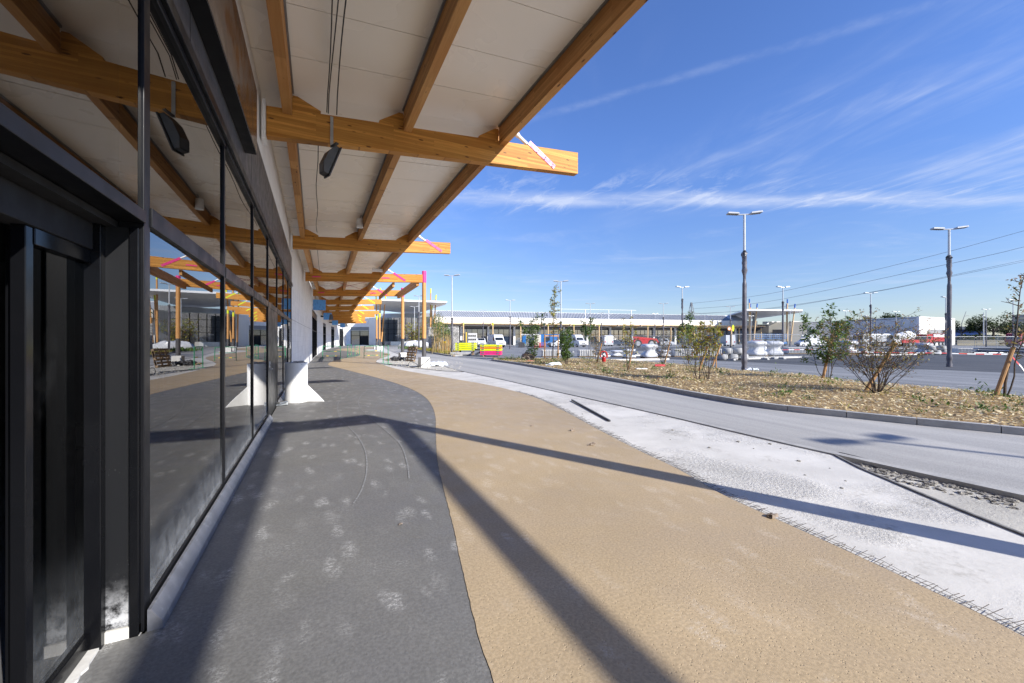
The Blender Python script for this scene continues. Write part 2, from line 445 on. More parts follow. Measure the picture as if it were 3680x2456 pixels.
MT={}
def mk():
    M=MT
    M['beam_x']=mat_glulam('glulam_across','x'); M['beam_y']=mat_glulam('glulam_along','y',(.47,.215,.056))
    M['eave_wood']=mat('pale_timber',(.72,.53,.33),.6,0,.15,2)
    M['pole']=mat_pole('round_pine'); M['pole_pale']=mat_pole('round_pine_pale',(.70,.50,.27))
    M['stake']=mat_pole('stake_wood',(.42,.23,.085)); M['pallet']=mat('pallet_wood',(.22,.15,.09),.8,0,.35,6)
    M['panel']=mat('ceiling_panel',(.86,.80,.705),.30,0,.02,.3,spec=.5,obj=False)
    M['pink']=mat('pink_paint',(.70,.045,.22),.4,0,.06); M['lime']=mat('lime_paint',(.62,.68,.02),.45,0,.06)
    M['capblue']=mat('blue_paint',(.03,.12,.42),.45,0,.06)
    M['white']=mat('white_paint',(.80,.80,.79),.4,0,.05); M['whitem']=mat('white_metal',(.78,.78,.77),.35,0,.04,3)
    M['steel']=mat('galvanised_steel',(.42,.44,.45),.38,.8,.15,8); M['darksteel']=mat('dark_steel',(.08,.082,.085),.45,.4,.2,6)
    M['frame']=mat('anthracite_frame',(.008,.0084,.010),.36,.0,.04,2,spec=.16,obj=False)
    M['framed']=mat_dusty()
    M['sill']=mat('dusty_aluminium_sill',(.13,.135,.155),.45,.1,.2,9,dirt=((.36,.37,.39),.5),obj=False)
    M['fascia']=mat('grey_cladding',(.085,.082,.085),.42,.1,.1,3,obj=False)
    M['signbox']=mat('brown_gloss_panel',(.045,.036,.034),.16,0,.3,2,spec=.8,obj=False)
    M['glass']=mat_glass('shop_glass',(.42,.46,.46),3.0,dust=1.0); M['doorglass']=mat_glass('door_glass',(.5,.6,.62),1.45,dust=.5)
    M['carglass']=mat('car_glass',(.012,.015,.018),.06,0,.1,spec=.7)
    M['farglass']=mat('far_glass',(.035,.047,.062),.05,0,.3,.15,.02,.6,spec=.9,obj=False)
    M['void']=mat('dark_opening',(.006,.006,.007),.8,0,.1)
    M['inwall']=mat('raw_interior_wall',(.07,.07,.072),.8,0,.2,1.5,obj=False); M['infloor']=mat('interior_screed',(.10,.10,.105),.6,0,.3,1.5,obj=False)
    M['block']=mat_block('painted_blockwork',(.86,.85,.83),.6,.25,.004,'y',.03,.86)
    M['farwhite']=mat('white_render',(.78,.77,.74),.7,0,.03,.5,obj=False); M['cream']=mat('cream_cladding',(.72,.66,.54),.6,0,.04,.5,obj=False)
    M['greybox']=mat('grey_cladding_panels',(.66,.66,.65),.6,0,.03,.3,obj=False); M['midgrey']=mat('mid_grey_panel',(.25,.255,.26),.6,0,.05,.5,obj=False)
    M['roofmetal']=mat('standing_seam_roof',(.55,.57,.59),.45,.3,.06,.3,obj=False); M['seam']=mat('roof_seam',(.13,.14,.15),.5,.3,.05)
    M['wing']=mat('white_canopy_sheet',(.72,.73,.74),.4,0,.06,.15,obj=False)
    M['band']=mat('charcoal_band',(.035,.035,.042),.5,0,.15,.4,obj=False)
    M['tan']=mat_resin('tan_resin_floor',(.40,.308,.192),(.60,.53,.44),.9,.4)
    M['grey']=mat_resin('grey_resin_floor',(.158,.156,.149),(.50,.50,.49),.35,.5)
    M['slab']=mat_slab('white_concrete_slab',(.575,.56,.53),(.30,.285,.255)); M['gravel']=mat_slab('pale_gravel',(.50,.48,.43),(.25,.23,.2))
    M['road']=mat_road('dusty_road',(.30,.295,.285),(.40,.39,.37),(.50,.48,.44),.42,.5,.18)
    M['park']=mat_road('parking_asphalt',(.15,.154,.16),(.235,.24,.245),(.33,.325,.315),.9,.4,.2)
    M['asph']=mat_road('fresh_asphalt',(.05,.053,.058),(.085,.088,.094),(.16,.16,.16),1.2,.5,.25)
    M['kerb']=mat('kerb_concrete',(.34,.335,.325),.85,0,.14,3,.3,50,obj=False); M['edging']=mat('edging_strip',(.17,.165,.16),.7,0,.3,8,obj=False)
    M['soil']=mat('brown_soil',(.24,.165,.08),.95,0,.4,6,.8,40,obj=False); M['field']=mat('dry_verge',(.20,.17,.10),.95,0,.4,.2,obj=False)
    M['chips']=mat_leaf('wood_chip',(.36,.24,.095),(.79,.62,.33),(.88,.77,.50),.35)
    M['leaf']=mat_leaf('green_leaf',(.045,.10,.02),(.15,.22,.05)); M['leafy']=mat_leaf('yellow_green_leaf',(.20,.23,.03),(.42,.38,.06),(.30,.12,.03),.18)
    M['leafd']=mat_leaf('drying_leaf',(.15,.16,.04),(.34,.28,.09),(.32,.17,.055),.4); M['leaft']=mat_leaf('tree_leaf',(.025,.05,.012),(.08,.10,.03))
    M['bark']=mat('twig_bark',(.075,.055,.042),.85,0,.3,20); M['barkp']=mat('pale_bark',(.20,.16,.11),.85,0,.3,12)
    M['bamboo']=mat('dry_bamboo',(.34,.25,.11),.7,0,.3,5)
    M['wrap']=mat('grey_plastic_wrap',(.105,.10,.115),.38,0,.25,3,.6,9,spec=.5); M['wrapd']=mat('dark_wrap_knot',(.03,.03,.034),.4,0,.3,5)
    M['pole_w']=mat('white_lamp_pole',(.50,.51,.52),.35,.1,.04); M['grille']=mat('lamp_grille',(.25,.26,.27),.4,.3,.2,30)
    M['conc']=mat('pale_concrete',(.60,.59,.56),.85,0,.08,3,.3,40,dirt=((.3,.28,.25),.3)); M['concg']=mat('grey_concrete',(.36,.36,.355),.85,0,.12,3,.3,40)
    M['gabion']=mat_block('rough_stone_wall',(.40,.385,.36),.32,.2,.018,'x',.35,.4,((.2,.19,.17),.4))
    M['film']=mat('white_shrink_film',(.54,.55,.575),.25,0,.12,5,.9,9); M['black']=mat('black_rubber',(.012,.012,.013),.7,0,.1)
    M['tyre']=mat('tyre_rubber',(.018,.018,.019),.8,0,.2,9); M['rim']=mat('wheel_rim',(.40,.41,.42),.4,.6,.1)
    M['vanwhite']=mat('white_car_paint',(.66,.67,.68),.25,0,.03,2,spec=.6); M['silver']=mat('silver_car_paint',(.50,.52,.54),.3,.4,.03,spec=.6)
    M['red']=mat('red_paint',(.45,.018,.02),.35,0,.12,3,dirt=((.25,.08,.06),.3)); M['dkred']=mat('dark_red_paint',(.28,.03,.04),.4,0,.15,3)
    M['bluep']=mat('blue_machine_paint',(.03,.16,.42),.4,0,.12,3); M['navy']=mat('navy_paint',(.02,.035,.07),.3,0,.1,spec=.6)
    M['orange']=mat('orange_paint',(.80,.24,.02),.45,0,.08); M['yellow']=mat('yellow_paint',(.75,.48,.02),.45,0,.1); M['fyellow']=mat('formwork_yellow',(.70,.78,.01),.4,0,.06)
    M['fpink']=mat('formwork_pink',(.72,.04,.20),.4,0,.06); M['forange']=mat('formwork_orange',(.85,.25,.02),.4,0,.06)
    M['green']=mat('green_barrier_paint',(.03,.24,.12),.45,0,.15,8); M['lamp']=mat('headlight_glass',(.6,.62,.63),.1,0,.05,spec=.8)
    M['tape']=mat_tape(); M['bfilm']=mat_film(); M['redplast']=mat('red_plastic',(.5,.035,.05),.4,0,.1)
    M['cable']=mat('black_cable',(.012,.012,.013),.5,0,.05); M['wire']=mat('rusty_mesh_wire',(.075,.06,.05),.6,.4,.3,30)
    M['rock']=mat('brown_rock',(.24,.19,.15),.9,0,.35,3,.6,12); M['rubble']=mat('mud_rubble',(.25,.235,.21),.95,0,.35,8,.6,30)
    M['rail']=mat('grey_trim',(.22,.22,.22),.4,.5,.1); M['farblue']=mat('far_blue_cladding',(.03,.08,.25),.5,0,.1,.3,obj=False)
    M['insul']=mat('dark_sheet',(.05,.05,.055),.5,0,.2,3)
    M['rod']=mat('red_rod',(.35,.02,.06),.4,.3,.1)
    M['tarp']=mat('pale_tarp',(.62,.66,.72),.5,0,.12,4,.5,6)
mk()
MT['doorframe']=mat('black_door_frame',(.0045,.0048,.006),.22,0,.03,2,spec=.2,obj=False)
MT['sleeve']=mat('scuffed_white_sleeve',(.74,.74,.735),.55,0,.06,3,.15,20,dirt=((.5,.49,.47),.35))
MT['farglass'].node_tree.nodes['Principled BSDF'].inputs['IOR'].default_value=2.1
# ------------------------------------------------------------------ camera, sun, sky
cam=bpy.data.cameras.new('camera'); cam.sensor_width=36; cam.lens=36*FOC/3680; cam.shift_y=-8/3680
cam.clip_start=.05; cam.clip_end=3000
co_=bpy.data.objects.new('camera',cam); COL.objects.link(co_)
co_.location=(0,0,EYE); co_.rotation_euler=(math.pi/2,0,-YAW); SC.camera=co_
SUN_EL=R(29.5); SDIR=Vector((-.455,.89,0)).normalized()       # way the light travels over the ground
sl=bpy.data.lights.new('sun','SUN'); sl.energy=4.7; sl.angle=R(.55); sl.color=(1,.95,.87)
so=bpy.data.objects.new('sun',sl); COL.objects.link(so)
ld=Vector((SDIR.x*math.cos(SUN_EL),SDIR.y*math.cos(SUN_EL),-math.sin(SUN_EL)))
so.rotation_euler=ld.to_track_quat('-Z','Y').to_euler(); so.location=(20,-30,40)
W=bpy.data.worlds.new('World'); SC.world=W; W.use_nodes=True
nt=NT(W.node_tree); bg=W.node_tree.nodes['Background']
sky=nt.new('ShaderNodeTexSky', sky_type='NISHITA'); sky.sun_disc=False; sky.sun_elevation=SUN_EL
sky.sun_rotation=math.atan2(-SDIR.x,-SDIR.y); sky.air_density=1.0; sky.dust_density=.25; sky.ozone_density=2.2; sky.altitude=100
# thin cirrus in a flat layer high above: r = right-hand, q = ahead, in units of the layer's height
gen=nt.new('ShaderNodeTexCoord').outputs['Generated']; dx,dy,dz=nt.sep(gen)
zz=nt.m('MAXIMUM',dz,.02)
q=nt.m('DIVIDE',nt.m('ADD',nt.m('MULTIPLY',dx,SA),nt.m('MULTIPLY',dy,CA)),zz)
r=nt.m('DIVIDE',nt.m('ADD',nt.m('MULTIPLY',dx,CA),nt.m('MULTIPLY',dy,-SA)),zz)
def V2(a,b,c=0): return nt.comb(a,b,c)
warp=nt.noise(V2(r,q),1.3,4,.6)
wv=nt.m('SUBTRACT',warp,.5)
# long bright streak with tufts blown off its far side
qq=nt.m('ADD',q,nt.m('MULTIPLY',wv,.35))
core=nt.m('MULTIPLY',nt.ramp(nt.m('ABSOLUTE',nt.m('SUBTRACT',qq,2.88)),.02,.22,1,0),nt.ramp(nt.noise(V2(r,nt.m('MULTIPLY',q,3)),1.6,5,.7),.3,.7,.35,1))
tuft=nt.m('MULTIPLY',nt.m('MULTIPLY',nt.ramp(qq,2.2,2.8),nt.ramp(qq,2.95,3.3,1,0)),nt.ramp(nt.noise(V2(nt.m('ADD',nt.m('MULTIPLY',r,2.4),nt.m('MULTIPLY',q,.8)),q),2.2,6,.72,.9),.47,.75))
edge=nt.m('MULTIPLY',nt.ramp(r,-1.0,.1),nt.ramp(r,2.6,4.5,1,.3))
band=nt.m('MULTIPLY',nt.m('ADD',nt.m('MULTIPLY',core,.75),nt.m('MULTIPLY',tuft,.6)),edge)
# fan of cirrus rising to the right
fr=nt.m('ADD',r,nt.m('MULTIPLY',q,.28))
fan=nt.ramp(nt.noise(V2(nt.m('MULTIPLY',fr,2.6),nt.m('MULTIPLY',q,.75)),1.0,7,.6,1.2),.40,.85)
fan=nt.m('MULTIPLY',nt.m('MULTIPLY',fan,nt.ramp(fr,1.35,2.0)),nt.ramp(q,3.4,2.2))
fan=nt.m('MULTIPLY',fan,nt.ramp(fr,4.5,6,1,.4)); fan=nt.m('MULTIPLY',fan,nt.ramp(nt.noise(V2(nt.m('MULTIPLY',r,.8),q),1.7,4,.6),.35,.65,.25,1))
# a worn vapour trail and a fresh one
tl=nt.m('SUBTRACT',q,nt.m('ADD',nt.m('MULTIPLY',r,-.535),nt.m('ADD',1.875,nt.m('MULTIPLY',nt.m('SUBTRACT',nt.noise(V2(r,q),7,3),.5),.06))))
trail=nt.m('MULTIPLY',nt.ramp(nt.m('ABSOLUTE',tl),.0,.05,1,0),nt.ramp(nt.noise(V2(r,q),5,4,.7),.35,.65,.15,.8))
trail=nt.m('MULTIPLY',trail,nt.ramp(r,-.2,.3))
# low wisps
low=nt.ramp(nt.noise(V2(nt.m('MULTIPLY',r,.42),nt.m('MULTIPLY',q,1.0)),1.15,6,.66,.6),.5,.82)
low=nt.m('MULTIPLY',low,nt.m('MULTIPLY',nt.ramp(q,3.0,3.9),nt.ramp(q,9,20,1,.15)))
veil=nt.ramp(nt.noise(V2(nt.m('MULTIPLY',r,1.2),nt.m('MULTIPLY',q,.8)),1.2,5,.6,.6),.45,.85)
cl=nt.m('ADD',nt.m('ADD',nt.m('MULTIPLY',band,1.1),nt.m('MULTIPLY',fan,.8)),nt.m('ADD',nt.m('MULTIPLY',trail,.2),nt.m('ADD',nt.m('MULTIPLY',low,.5),nt.m('MULTIPLY',veil,.14))),clamp=True)
cl=nt.m('MULTIPLY',cl,nt.ramp(dz,.02,.08))
skyc=nt.mix(1,sky.outputs[0],nt.mix(nt.ramp(dz,.0,.45),(.55,.575,.70),(.555,.70,1.05)),'MULTIPLY')
colr=nt.mix(nt.m('MULTIPLY',cl,.80),skyc,(3.3,3.7,4.7))
nt.put(bg.inputs[0],colr); bg.inputs[1].default_value=.13
SC.view_settings.view_transform='Standard'; SC.view_settings.look='None'; SC.view_settings.exposure=.75; SC.view_settings.gamma=1
SC.render.engine='CYCLES'

# ------------------------------------------------------------------ ground
def struct(o): o['kind']='structure'; return o
WALLPX=[(-.86,-12),(-.86,17.6),(-.57,27.5),(-.29,35),(.1,46),(.9,64),(2.55,82),(4.7,97.5),(6.6,110)]
def wx(y):
    for (x0,y0),(x1,y1) in zip(WALLPX,WALLPX[1:]):
        if y0<=y<=y1: return x0+(x1-x0)*(y-y0)/(y1-y0)
    return WALLPX[-1][0]
D=1.56665
gb=[(1850,2700),(1778,2456),(1739,2350),(1700,2209),(1660,2037),(1622,1864),(1590,1739),(1571,1645),(1566.6,1567),(1563,1488),(1540,1440),(1504,1412),(1457,1390),(1394,1369),(1332,1352),(1269,1336),(1214,1322),(1186,1315),(1179,1309),(1187,1302.5),(1204,1296),(1228,1290.5),(1255,1286),(1283,1281),(1293,1275.5),(1290,1270),(1272,1265.5),(1245,1262),(1219,1260),(1206,1258),(1213,1255.7),(1232,1253.6),(1266,1251),(1287,1248.5),(1280,1246.5),(1265,1245)]
tb=[(3680,2289),(3528.8,2209.8),(3377,2137.8),(3187.9,2046.9),(2998.5,1959.8),(2771,1857.5),(2581.8,1770),(2430,1683),(2278.8,1611),(2127,1531.8),(2013.6,1471),(1900,1421),(1766,1386),(1628,1361.5),(1498,1340),(1421,1325),(1367.7,1308),(1352,1300),(1360,1291),(1383,1283),(1401,1276),(1396,1271),(1370,1266),(1335,1262),(1312,1258.5),(1320,1255.5),(1345,1253),(1352,1250),(1338,1247),(1322,1245)]
GB=smooth_line([G(*p) for p in gb],5)
def ragged(line,amp):
    out=[]
    for a,b in zip(line,line[1:]):
        n=max(1,min(40,int((b-a).length/.03))) if a.y<10 else 1
        for k in range(n): q=a.lerp(b,k/n); out.append(Vector((q.x+amp*noise.noise(q*14)+amp*.6*noise.noise(q*40),q.y,0)) if a.y<10 else q)
    return out+[line[-1]]
GB=ragged(GB,.006); TB=smooth_line([G(*p) for p in tb],5)
d0=(TB[0]-TB[1]).normalized(); TBx=[TB[0]+d0*14]+TB
d1=(GB[0]-GB[1]).normalized(); GBx=[GB[0]+Vector((.1,-1,0))*12]+GB
tanpoly=TBx+list(reversed(GBx))+[]
struct(MB().prism([(p.x,p.y) for p in tanpoly],-.06,0).build('tan_path',MT['tan']))
wl=[Vector((-1.06,-12,0)),Vector((-1.06,2.845,0)),Vector((-.84,2.85,0))]+[Vector((x+.02,y,0)) for x,y in WALLPX[1:]]
greypoly=[(p.x,p.y) for p in TBx]+[(p.x,p.y) for p in reversed(wl)]
struct(MB().prism(greypoly,-.06,-.004).build('grey_path',MT['grey']))
kl=[(3680,1774),(3263.6,1687),(3036,1630),(2960.6,1619),(2657.6,1550.8),(2430,1497.7),(2203,1448.5),(1900,1383),(1785,1357.7),(1670,1334.7),(1597.5,1315.5),(1551.5,1302),(1490,1287),(1440,1274),(1410,1264),(1392,1255),(1380,1248)]
KL=smooth_line([G(x,y,ROAD) for x,y in kl],4)
rng=random.Random(5)
d2=(KL[0]-KL[1]).normalized(); KL=[KL[0]+d2*16]+KL
el=[(2975,1622),(3081.8,1679.5),(3225.8,1740),(3415,1819.7),(3680,1924)]
EL=[G(x,y,-.03) for x,y in el]; EL.append(EL[-1]+(EL[-1]-EL[-2]).normalized()*14)
jx=G(2975,1622,-.03)
kfar=[p for p in KL if p.y>jx.y+.1]
slabpoly=[(p.x,p.y) for p in reversed(EL)]+[(p.x,p.y) for p in kfar]+[(12,116),(4,100),(-.4,30),(-.4,-12)]
wp=[p for p in KL if p.y<jx.y]
struct(MB().prism([(p.x,p.y) for p in wp]+[(p.x,p.y) for p in EL],-.15,-.072).build('mud_strip',MT['gravel']))
struct(MB().prism(slabpoly,-.20,-.03).build('concrete_slab',MT['slab']))
g=MB(); g.sheet([(-900,-900),(900,-900),(900,900),(-900,900)],-.16); struct(g.build('ground',MT['gravel']))
roadpoly=[(p.x,p.y) for p in KL]+[(13,128),(60,330),(500,330),(520,-60),(20,-60)]
struct(MB().prism(roadpoly,-.14,ROAD).build('parking_lot',MT['park']))
# dusty lane along the front, laid over the lot
isl_f=[(1766,1297.7),(1850,1309.7),(1970,1330.7),(2089.6,1351.7),(2250,1380),(2663,1457),(3133,1512),(3680,1567)]
IF=smooth_line([G(x,y,ROAD) for x,y in isl_f],4); IF=[IF[0]]+IF[1:]; IF.append(IF[-1]+(IF[-1]-IF[-2]).normalized()*10)
lan=[(p.x,p.y) for p in KL if p.y<112]+[(G(1430,1248,ROAD).x,G(1430,1248,ROAD).y)]+[(G(x,y,ROAD).x,G(x,y,ROAD).y) for x,y in ((1460,1254),(1510,1264.5),(1549,1271),(1592,1278.5),(1629,1283.5),(1700,1288))]+[(p.x,p.y) for p in IF]
struct(MB().sheet(lan,ROAD+.004).build('road',MT['road']))
def GP(pts,z=ROAD): return [(G(x,y,z).x,G(x,y,z).y) for x,y in pts]
# fresh dark asphalt bays beyond the planted bed
struct(MB().sheet(GP([(2110,1283),(2330,1288),(2660,1301),(2900,1313),(3080,1323),(3411,1331),(3900,1352),(3900,1284),(3500,1276),(3200,1272),(2900,1268),(2700,1272),(2400,1268)]),ROAD+.004).build('asphalt_bays',MT['asph']))
struct(MB().sheet(GP([(2120,1262),(2600,1262),(2760,1258),(2900,1255),(2600,1247),(2200,1250)]),ROAD+.004).build('asphalt_lane',MT['asph']))
# kerbs
kb=MB(); kk=resample(KL,90); ribbon(kb,kk,offset_line(kk,-.13),-.2,ROAD+.012); struct(kb.build('kerb',MT['kerb']))
eb=MB(); ee=resample([e for e in EL],40); ribbon(eb,ee,offset_line(ee,.028),-.2,-.012); struct(eb.build('edging',MT['edging']))
kb=MB(); KLEN=sum((b-a).length for a,b in zip(IF,IF[1:])); nk=int(KLEN)*5; ff=resample(IF,nk+1); fo=offset_line(ff,-.14)
for k in range(0,nk,5):
    a=ff[k:k+6]; b=fo[k:k+6]
    if len(a)<6: continue
    a=[a[0].lerp(a[1],.03)]+a[1:5]+[a[5].lerp(a[4],.03)]; b=[b[0].lerp(b[1],.03)]+b[1:5]+[b[5].lerp(b[4],.03)]
    ribbon(kb,b,a,-.1,ROAD+.13+rng.uniform(-.003,.003))
struct(kb.build('bed_kerb',MT['kerb']))
# planted bed of wood chips
isl_b=[(1775,1295.5),(1850,1294),(1950,1292.5),(2150,1294.7),(2360,1306.7),(2569.7,1326),(2659.6,1336.7),(2850,1348),(2960,1363),(3110,1381),(3439.6,1408.6),(3577.5,1428.4),(3680,1438)]
IB=smooth_line([G(x,y,ROAD) for x,y in isl_b],4); IB.append(IB[-1]+(IB[-1]-IB[-2]).normalized()*10)
NF,NC=110,14
bf=resample(offset_line(IF,-.13),NF); bb=resample(IB,NF)
def bedz(x,y,f):
    e=min(1,min(f,1-f)*5)
    return ROAD+.085+.10*e*(f if f<.6 else 1.2-f)+.05*e*noise.noise(Vector((x*.9,y*.9,0)))+.02*noise.noise(Vector((x*4,y*4,3)))
b=MB(); vs=[]; fs=[]
for i in range(NF):
    for j in range(NC):
        f=j/(NC-1); p=bf[i].lerp(bb[i],f)
        z=bedz(p.x,p.y,f) if j<NC-1 else ROAD-.01
        vs.append((p.x,p.y,z))
for i in range(NF-1):
    for j in range(NC-1): fs.append((i*NC+j,(i+1)*NC+j,(i+1)*NC+j+1,i*NC+j+1))
b.add(vs,[tuple(reversed(f)) for f in fs]); struct(b.build('bed_soil',MT['soil'],smooth=True))
def bed_at(px,py):       # ground point on the bed seen in this direction
    p=G(px,py,ROAD+.10); best=min(range(NF),key=lambda i:min((bf[i]-p).length,(bb[i]-p).length))
    return p
rng=random.Random(5)
ch=MB()
for k in range(52000):
    i=rng.random()**1.25*(NF-2); i=NF-2-i; i0=int(i); fr_=i-i0; f=rng.uniform(.0,.985)
    p=bf[i0].lerp(bf[i0+1],fr_).lerp(bb[i0].lerp(bb[i0+1],fr_),f)
    L=rng.uniform(.03,.095); w=L*rng.uniform(.22,.5); a=rng.uniform(0,6.28)
    ux,uy=math.cos(a)*L/2,math.sin(a)*L/2; vx,vy=-math.sin(a)*w/2,math.cos(a)*w/2
    t1=rng.uniform(-.45,.45)*L; t2=rng.uniform(-.5,.5)*w; z=bedz(p.x,p.y,f)+.018+rng.random()*.014
    ch.add([(p.x-ux-vx,p.y-uy-vy,z-t1/2-t2/2),(p.x+ux-vx,p.y+uy-vy,z+t1/2-t2/2),(p.x+ux+vx,p.y+uy+vy,z+t1/2+t2/2),(p.x-ux+vx,p.y-uy+vy,z-t1/2+t2/2)],[(0,1,2,3)])
tag(ch.build('wood_chips',MT['chips']),'bark and wood chip mulch strewn over the planted bed','mulch',kind='stuff')
# weeds
wd=MB()
def leafquad(mb,c,d,nrm,L,w):
    d=d.normalized(); s=d.cross(nrm)
    s=s.normalized()*w/2 if s.length>1e-5 else Vector((w/2,0,0))
    mb.add([c,c+d*L*.45+s,c+d*L,c+d*L*.45-s],[(0,1,2,3)])
for k in range(420):
    i=NF-2-rng.random()**1.1*(NF-2); i0=int(i); f=rng.uniform(.05,.95)
    p=bf[i0].lerp(bb[i0],f); p.z=bedz(p.x,p.y,f); S=rng.uniform(.06,.2)
    if rng.random()<.25: S*=1.7
    for j in range(rng.randint(14,36)):
        a=rng.uniform(0,6.28); el_=rng.uniform(.1,1.2); d=Vector((math.cos(a)*math.cos(el_),math.sin(a)*math.cos(el_),math.sin(el_)))
        c=p+Vector((rng.gauss(0,S*.45),rng.gauss(0,S*.45),abs(rng.gauss(0,S*.35))))
        leafquad(wd,c,d,Vector((0,0,1)),S*rng.uniform(.25,.55),S*rng.uniform(.1,.25))
tag(wd.build('weeds',MT['leaf']),'low green weeds sprouting through the wood chip bed','weeds',kind='stuff')
gr=MB()
for k in range(3800):
    i0=int(NF-2-rng.random()**1.15*(NF-2)); f=rng.uniform(.04,.97); p=bf[i0].lerp(bf[i0+1],rng.random()).lerp(bb[i0],f)
    if noise.noise(Vector((p.x*.8,p.y*.8,5)))<-.05: continue
    p.z=bedz(p.x,p.y,f)+.01; a=rng.uniform(0,6.28); lean=rng.uniform(.1,.9); h_=rng.uniform(.05,.17)
    leafquad(gr,p,Vector((math.cos(a)*lean,math.sin(a)*lean,1)),Vector((math.sin(a),-math.cos(a),.1)),h_,rng.uniform(.008,.016))
tag(gr.build('dry_grass',MT['leafy']),'thin yellow-green grass blades scattered over the wood chip bed','grass',kind='stuff')
# worn strip and wedge litter, wire mesh edge, tyre scratches
rb=MB()
w0=resample([p for p in KL if p.y<jx.y-.4 and p.y>-5],30); w1=offset_line(w0,-.75)
for k in range(300):
    i=rng.randint(0,28); p=w0[i].lerp(w0[i+1],rng.random()).lerp(w1[i],rng.random()**2*.5+.17); s=rng.uniform(.008,.03)
    rb.blob((p.x,p.y,-.07+s*.2),(s,s*rng.uniform(.5,1.5),s*.4),k,1.1,7,5)
for k in range(200):
    t=rng.uniform(4,22); u=rng.uniform(.1,1.35); p=Vector((t*(SA+CA*u),t*(CA-SA*u),0))
    near=min((p-q).length for q in KL[::4])
    s=rng.uniform(.008,.025)
    if near<1.6 and p.x<min(KL,key=lambda q:(q-p).length).x: rb.blob((p.x,p.y,-.03+s*.25),(s,s*1.2,s*.5),k,.5,6,4)
tag(rb.build('rubble',MT['rubble']),'crumbs of mud and gravel lying along the kerb','rubble',kind='stuff')
wm=MB(); mesh_line=[p for p in TBx if -1.5<p.y<11.5]; mesh_line=resample(mesh_line,300)
offs=[.0,.04,.08,.12]; z=-.018
for o in offs:
    ol=offset_line(mesh_line,o); pts=[Vector((p.x+rng.gauss(0,.004),p.y,z+.004*math.sin(i*.7+o*40)+rng.random()*.004)) for i,p in enumerate(ol)]
    wm.tube(pts,.0017,3,False)
o2=offset_line(mesh_line,.145)
for i in range(0,300,1):
    a=mesh_line[i]; c=a.lerp(o2[i],rng.uniform(.45,1.25))+Vector((rng.gauss(0,.012),rng.gauss(0,.012),0))
    wm.tube([Vector((a.x,a.y,z)),Vector((c.x,c.y,z+rng.uniform(0,.03)))],.0022,3,False)
tag(wm.build('wire_mesh_edge',MT['wire']),'rusty wire mesh reinforcement sticking out along the edge of the tan path','wire mesh')
ts=MB()
for pl in ([(1214,1455),(1216,1490),(1250,1530),(1285,1570),(1312,1620),(1318,1690),(1300,1760),(1270,1810)],[(1214,1455),(1222,1440),(1260,1412),(1290,1395)],[(1288,1440),(1292,1462),(1312,1485),(1400,1560),(1440,1600),(1462,1660),(1470,1720)],[(1288,1440),(1300,1420),(1325,1398)]):
    ln=resample(smooth_line([G(*p) for p in pl],5),40); a=offset_line(ln,.008); c=offset_line(ln,-.008)
    for i in range(39): ts.quad((a[i].x,a[i].y,.0015),(a[i+1].x,a[i+1].y,.0015),(c[i+1].x,c[i+1].y,.0015),(c[i].x,c[i].y,.0015))
struct(ts.build('tyre_scratches',mat('scratch_dust',(.215,.218,.222),.8,0,.35,30)))
# ------------------------------------------------------------------ near shop building
B=thing('shop_building','long white shop building with dark glazed front, curving away along the path','building',(-.86,5,0))
def part(name,mb,mat_,parent,**kw): return mb.build(name,MT[mat_],parent,**kw)
GX=-.86
# shell behind the glass
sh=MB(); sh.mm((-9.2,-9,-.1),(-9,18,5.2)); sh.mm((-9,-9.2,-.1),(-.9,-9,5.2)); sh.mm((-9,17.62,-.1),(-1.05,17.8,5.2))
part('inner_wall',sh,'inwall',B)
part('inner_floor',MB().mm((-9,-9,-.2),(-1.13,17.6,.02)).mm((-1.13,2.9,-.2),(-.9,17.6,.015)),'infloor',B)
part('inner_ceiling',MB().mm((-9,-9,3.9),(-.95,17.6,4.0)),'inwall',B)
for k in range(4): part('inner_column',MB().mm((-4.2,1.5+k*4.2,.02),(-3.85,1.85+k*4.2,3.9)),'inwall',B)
# wall band above the cladding and roof edge
wb=MB(); wb.mm((-1.2,-9,4.72),(-.845,17.6,9.4)); part('upper_wall',wb,'block',B)
fa=MB(); fa.mm((-1.1,-9,3.70),(-.835,17.5,4.715)); part('fascia',fa,'fascia',B,bevel=.004)
for k in range(6): part('cladding_joint',MB().mm((-.834,.6+k*3.1,3.755),(-.8325,.606+k*3.1,4.71)),'void',B)
part('sign_box',MB().mm((-.834,-6,4.04),(-.70,6.24,4.88)),'signbox',B,bevel=.005)
part('sign_box_tray',MB().mm((-.833,-6,4.028),(-.705,6.235,4.038)),'frame',B)
hr=MB(); hr.mm((-.835,-9,3.615),(-.80,17.5,3.70)); hr.mm((-.835,-9,3.72),(-.815,17.5,3.75)); part('head_rail',hr,'frame',B,bevel=.004)
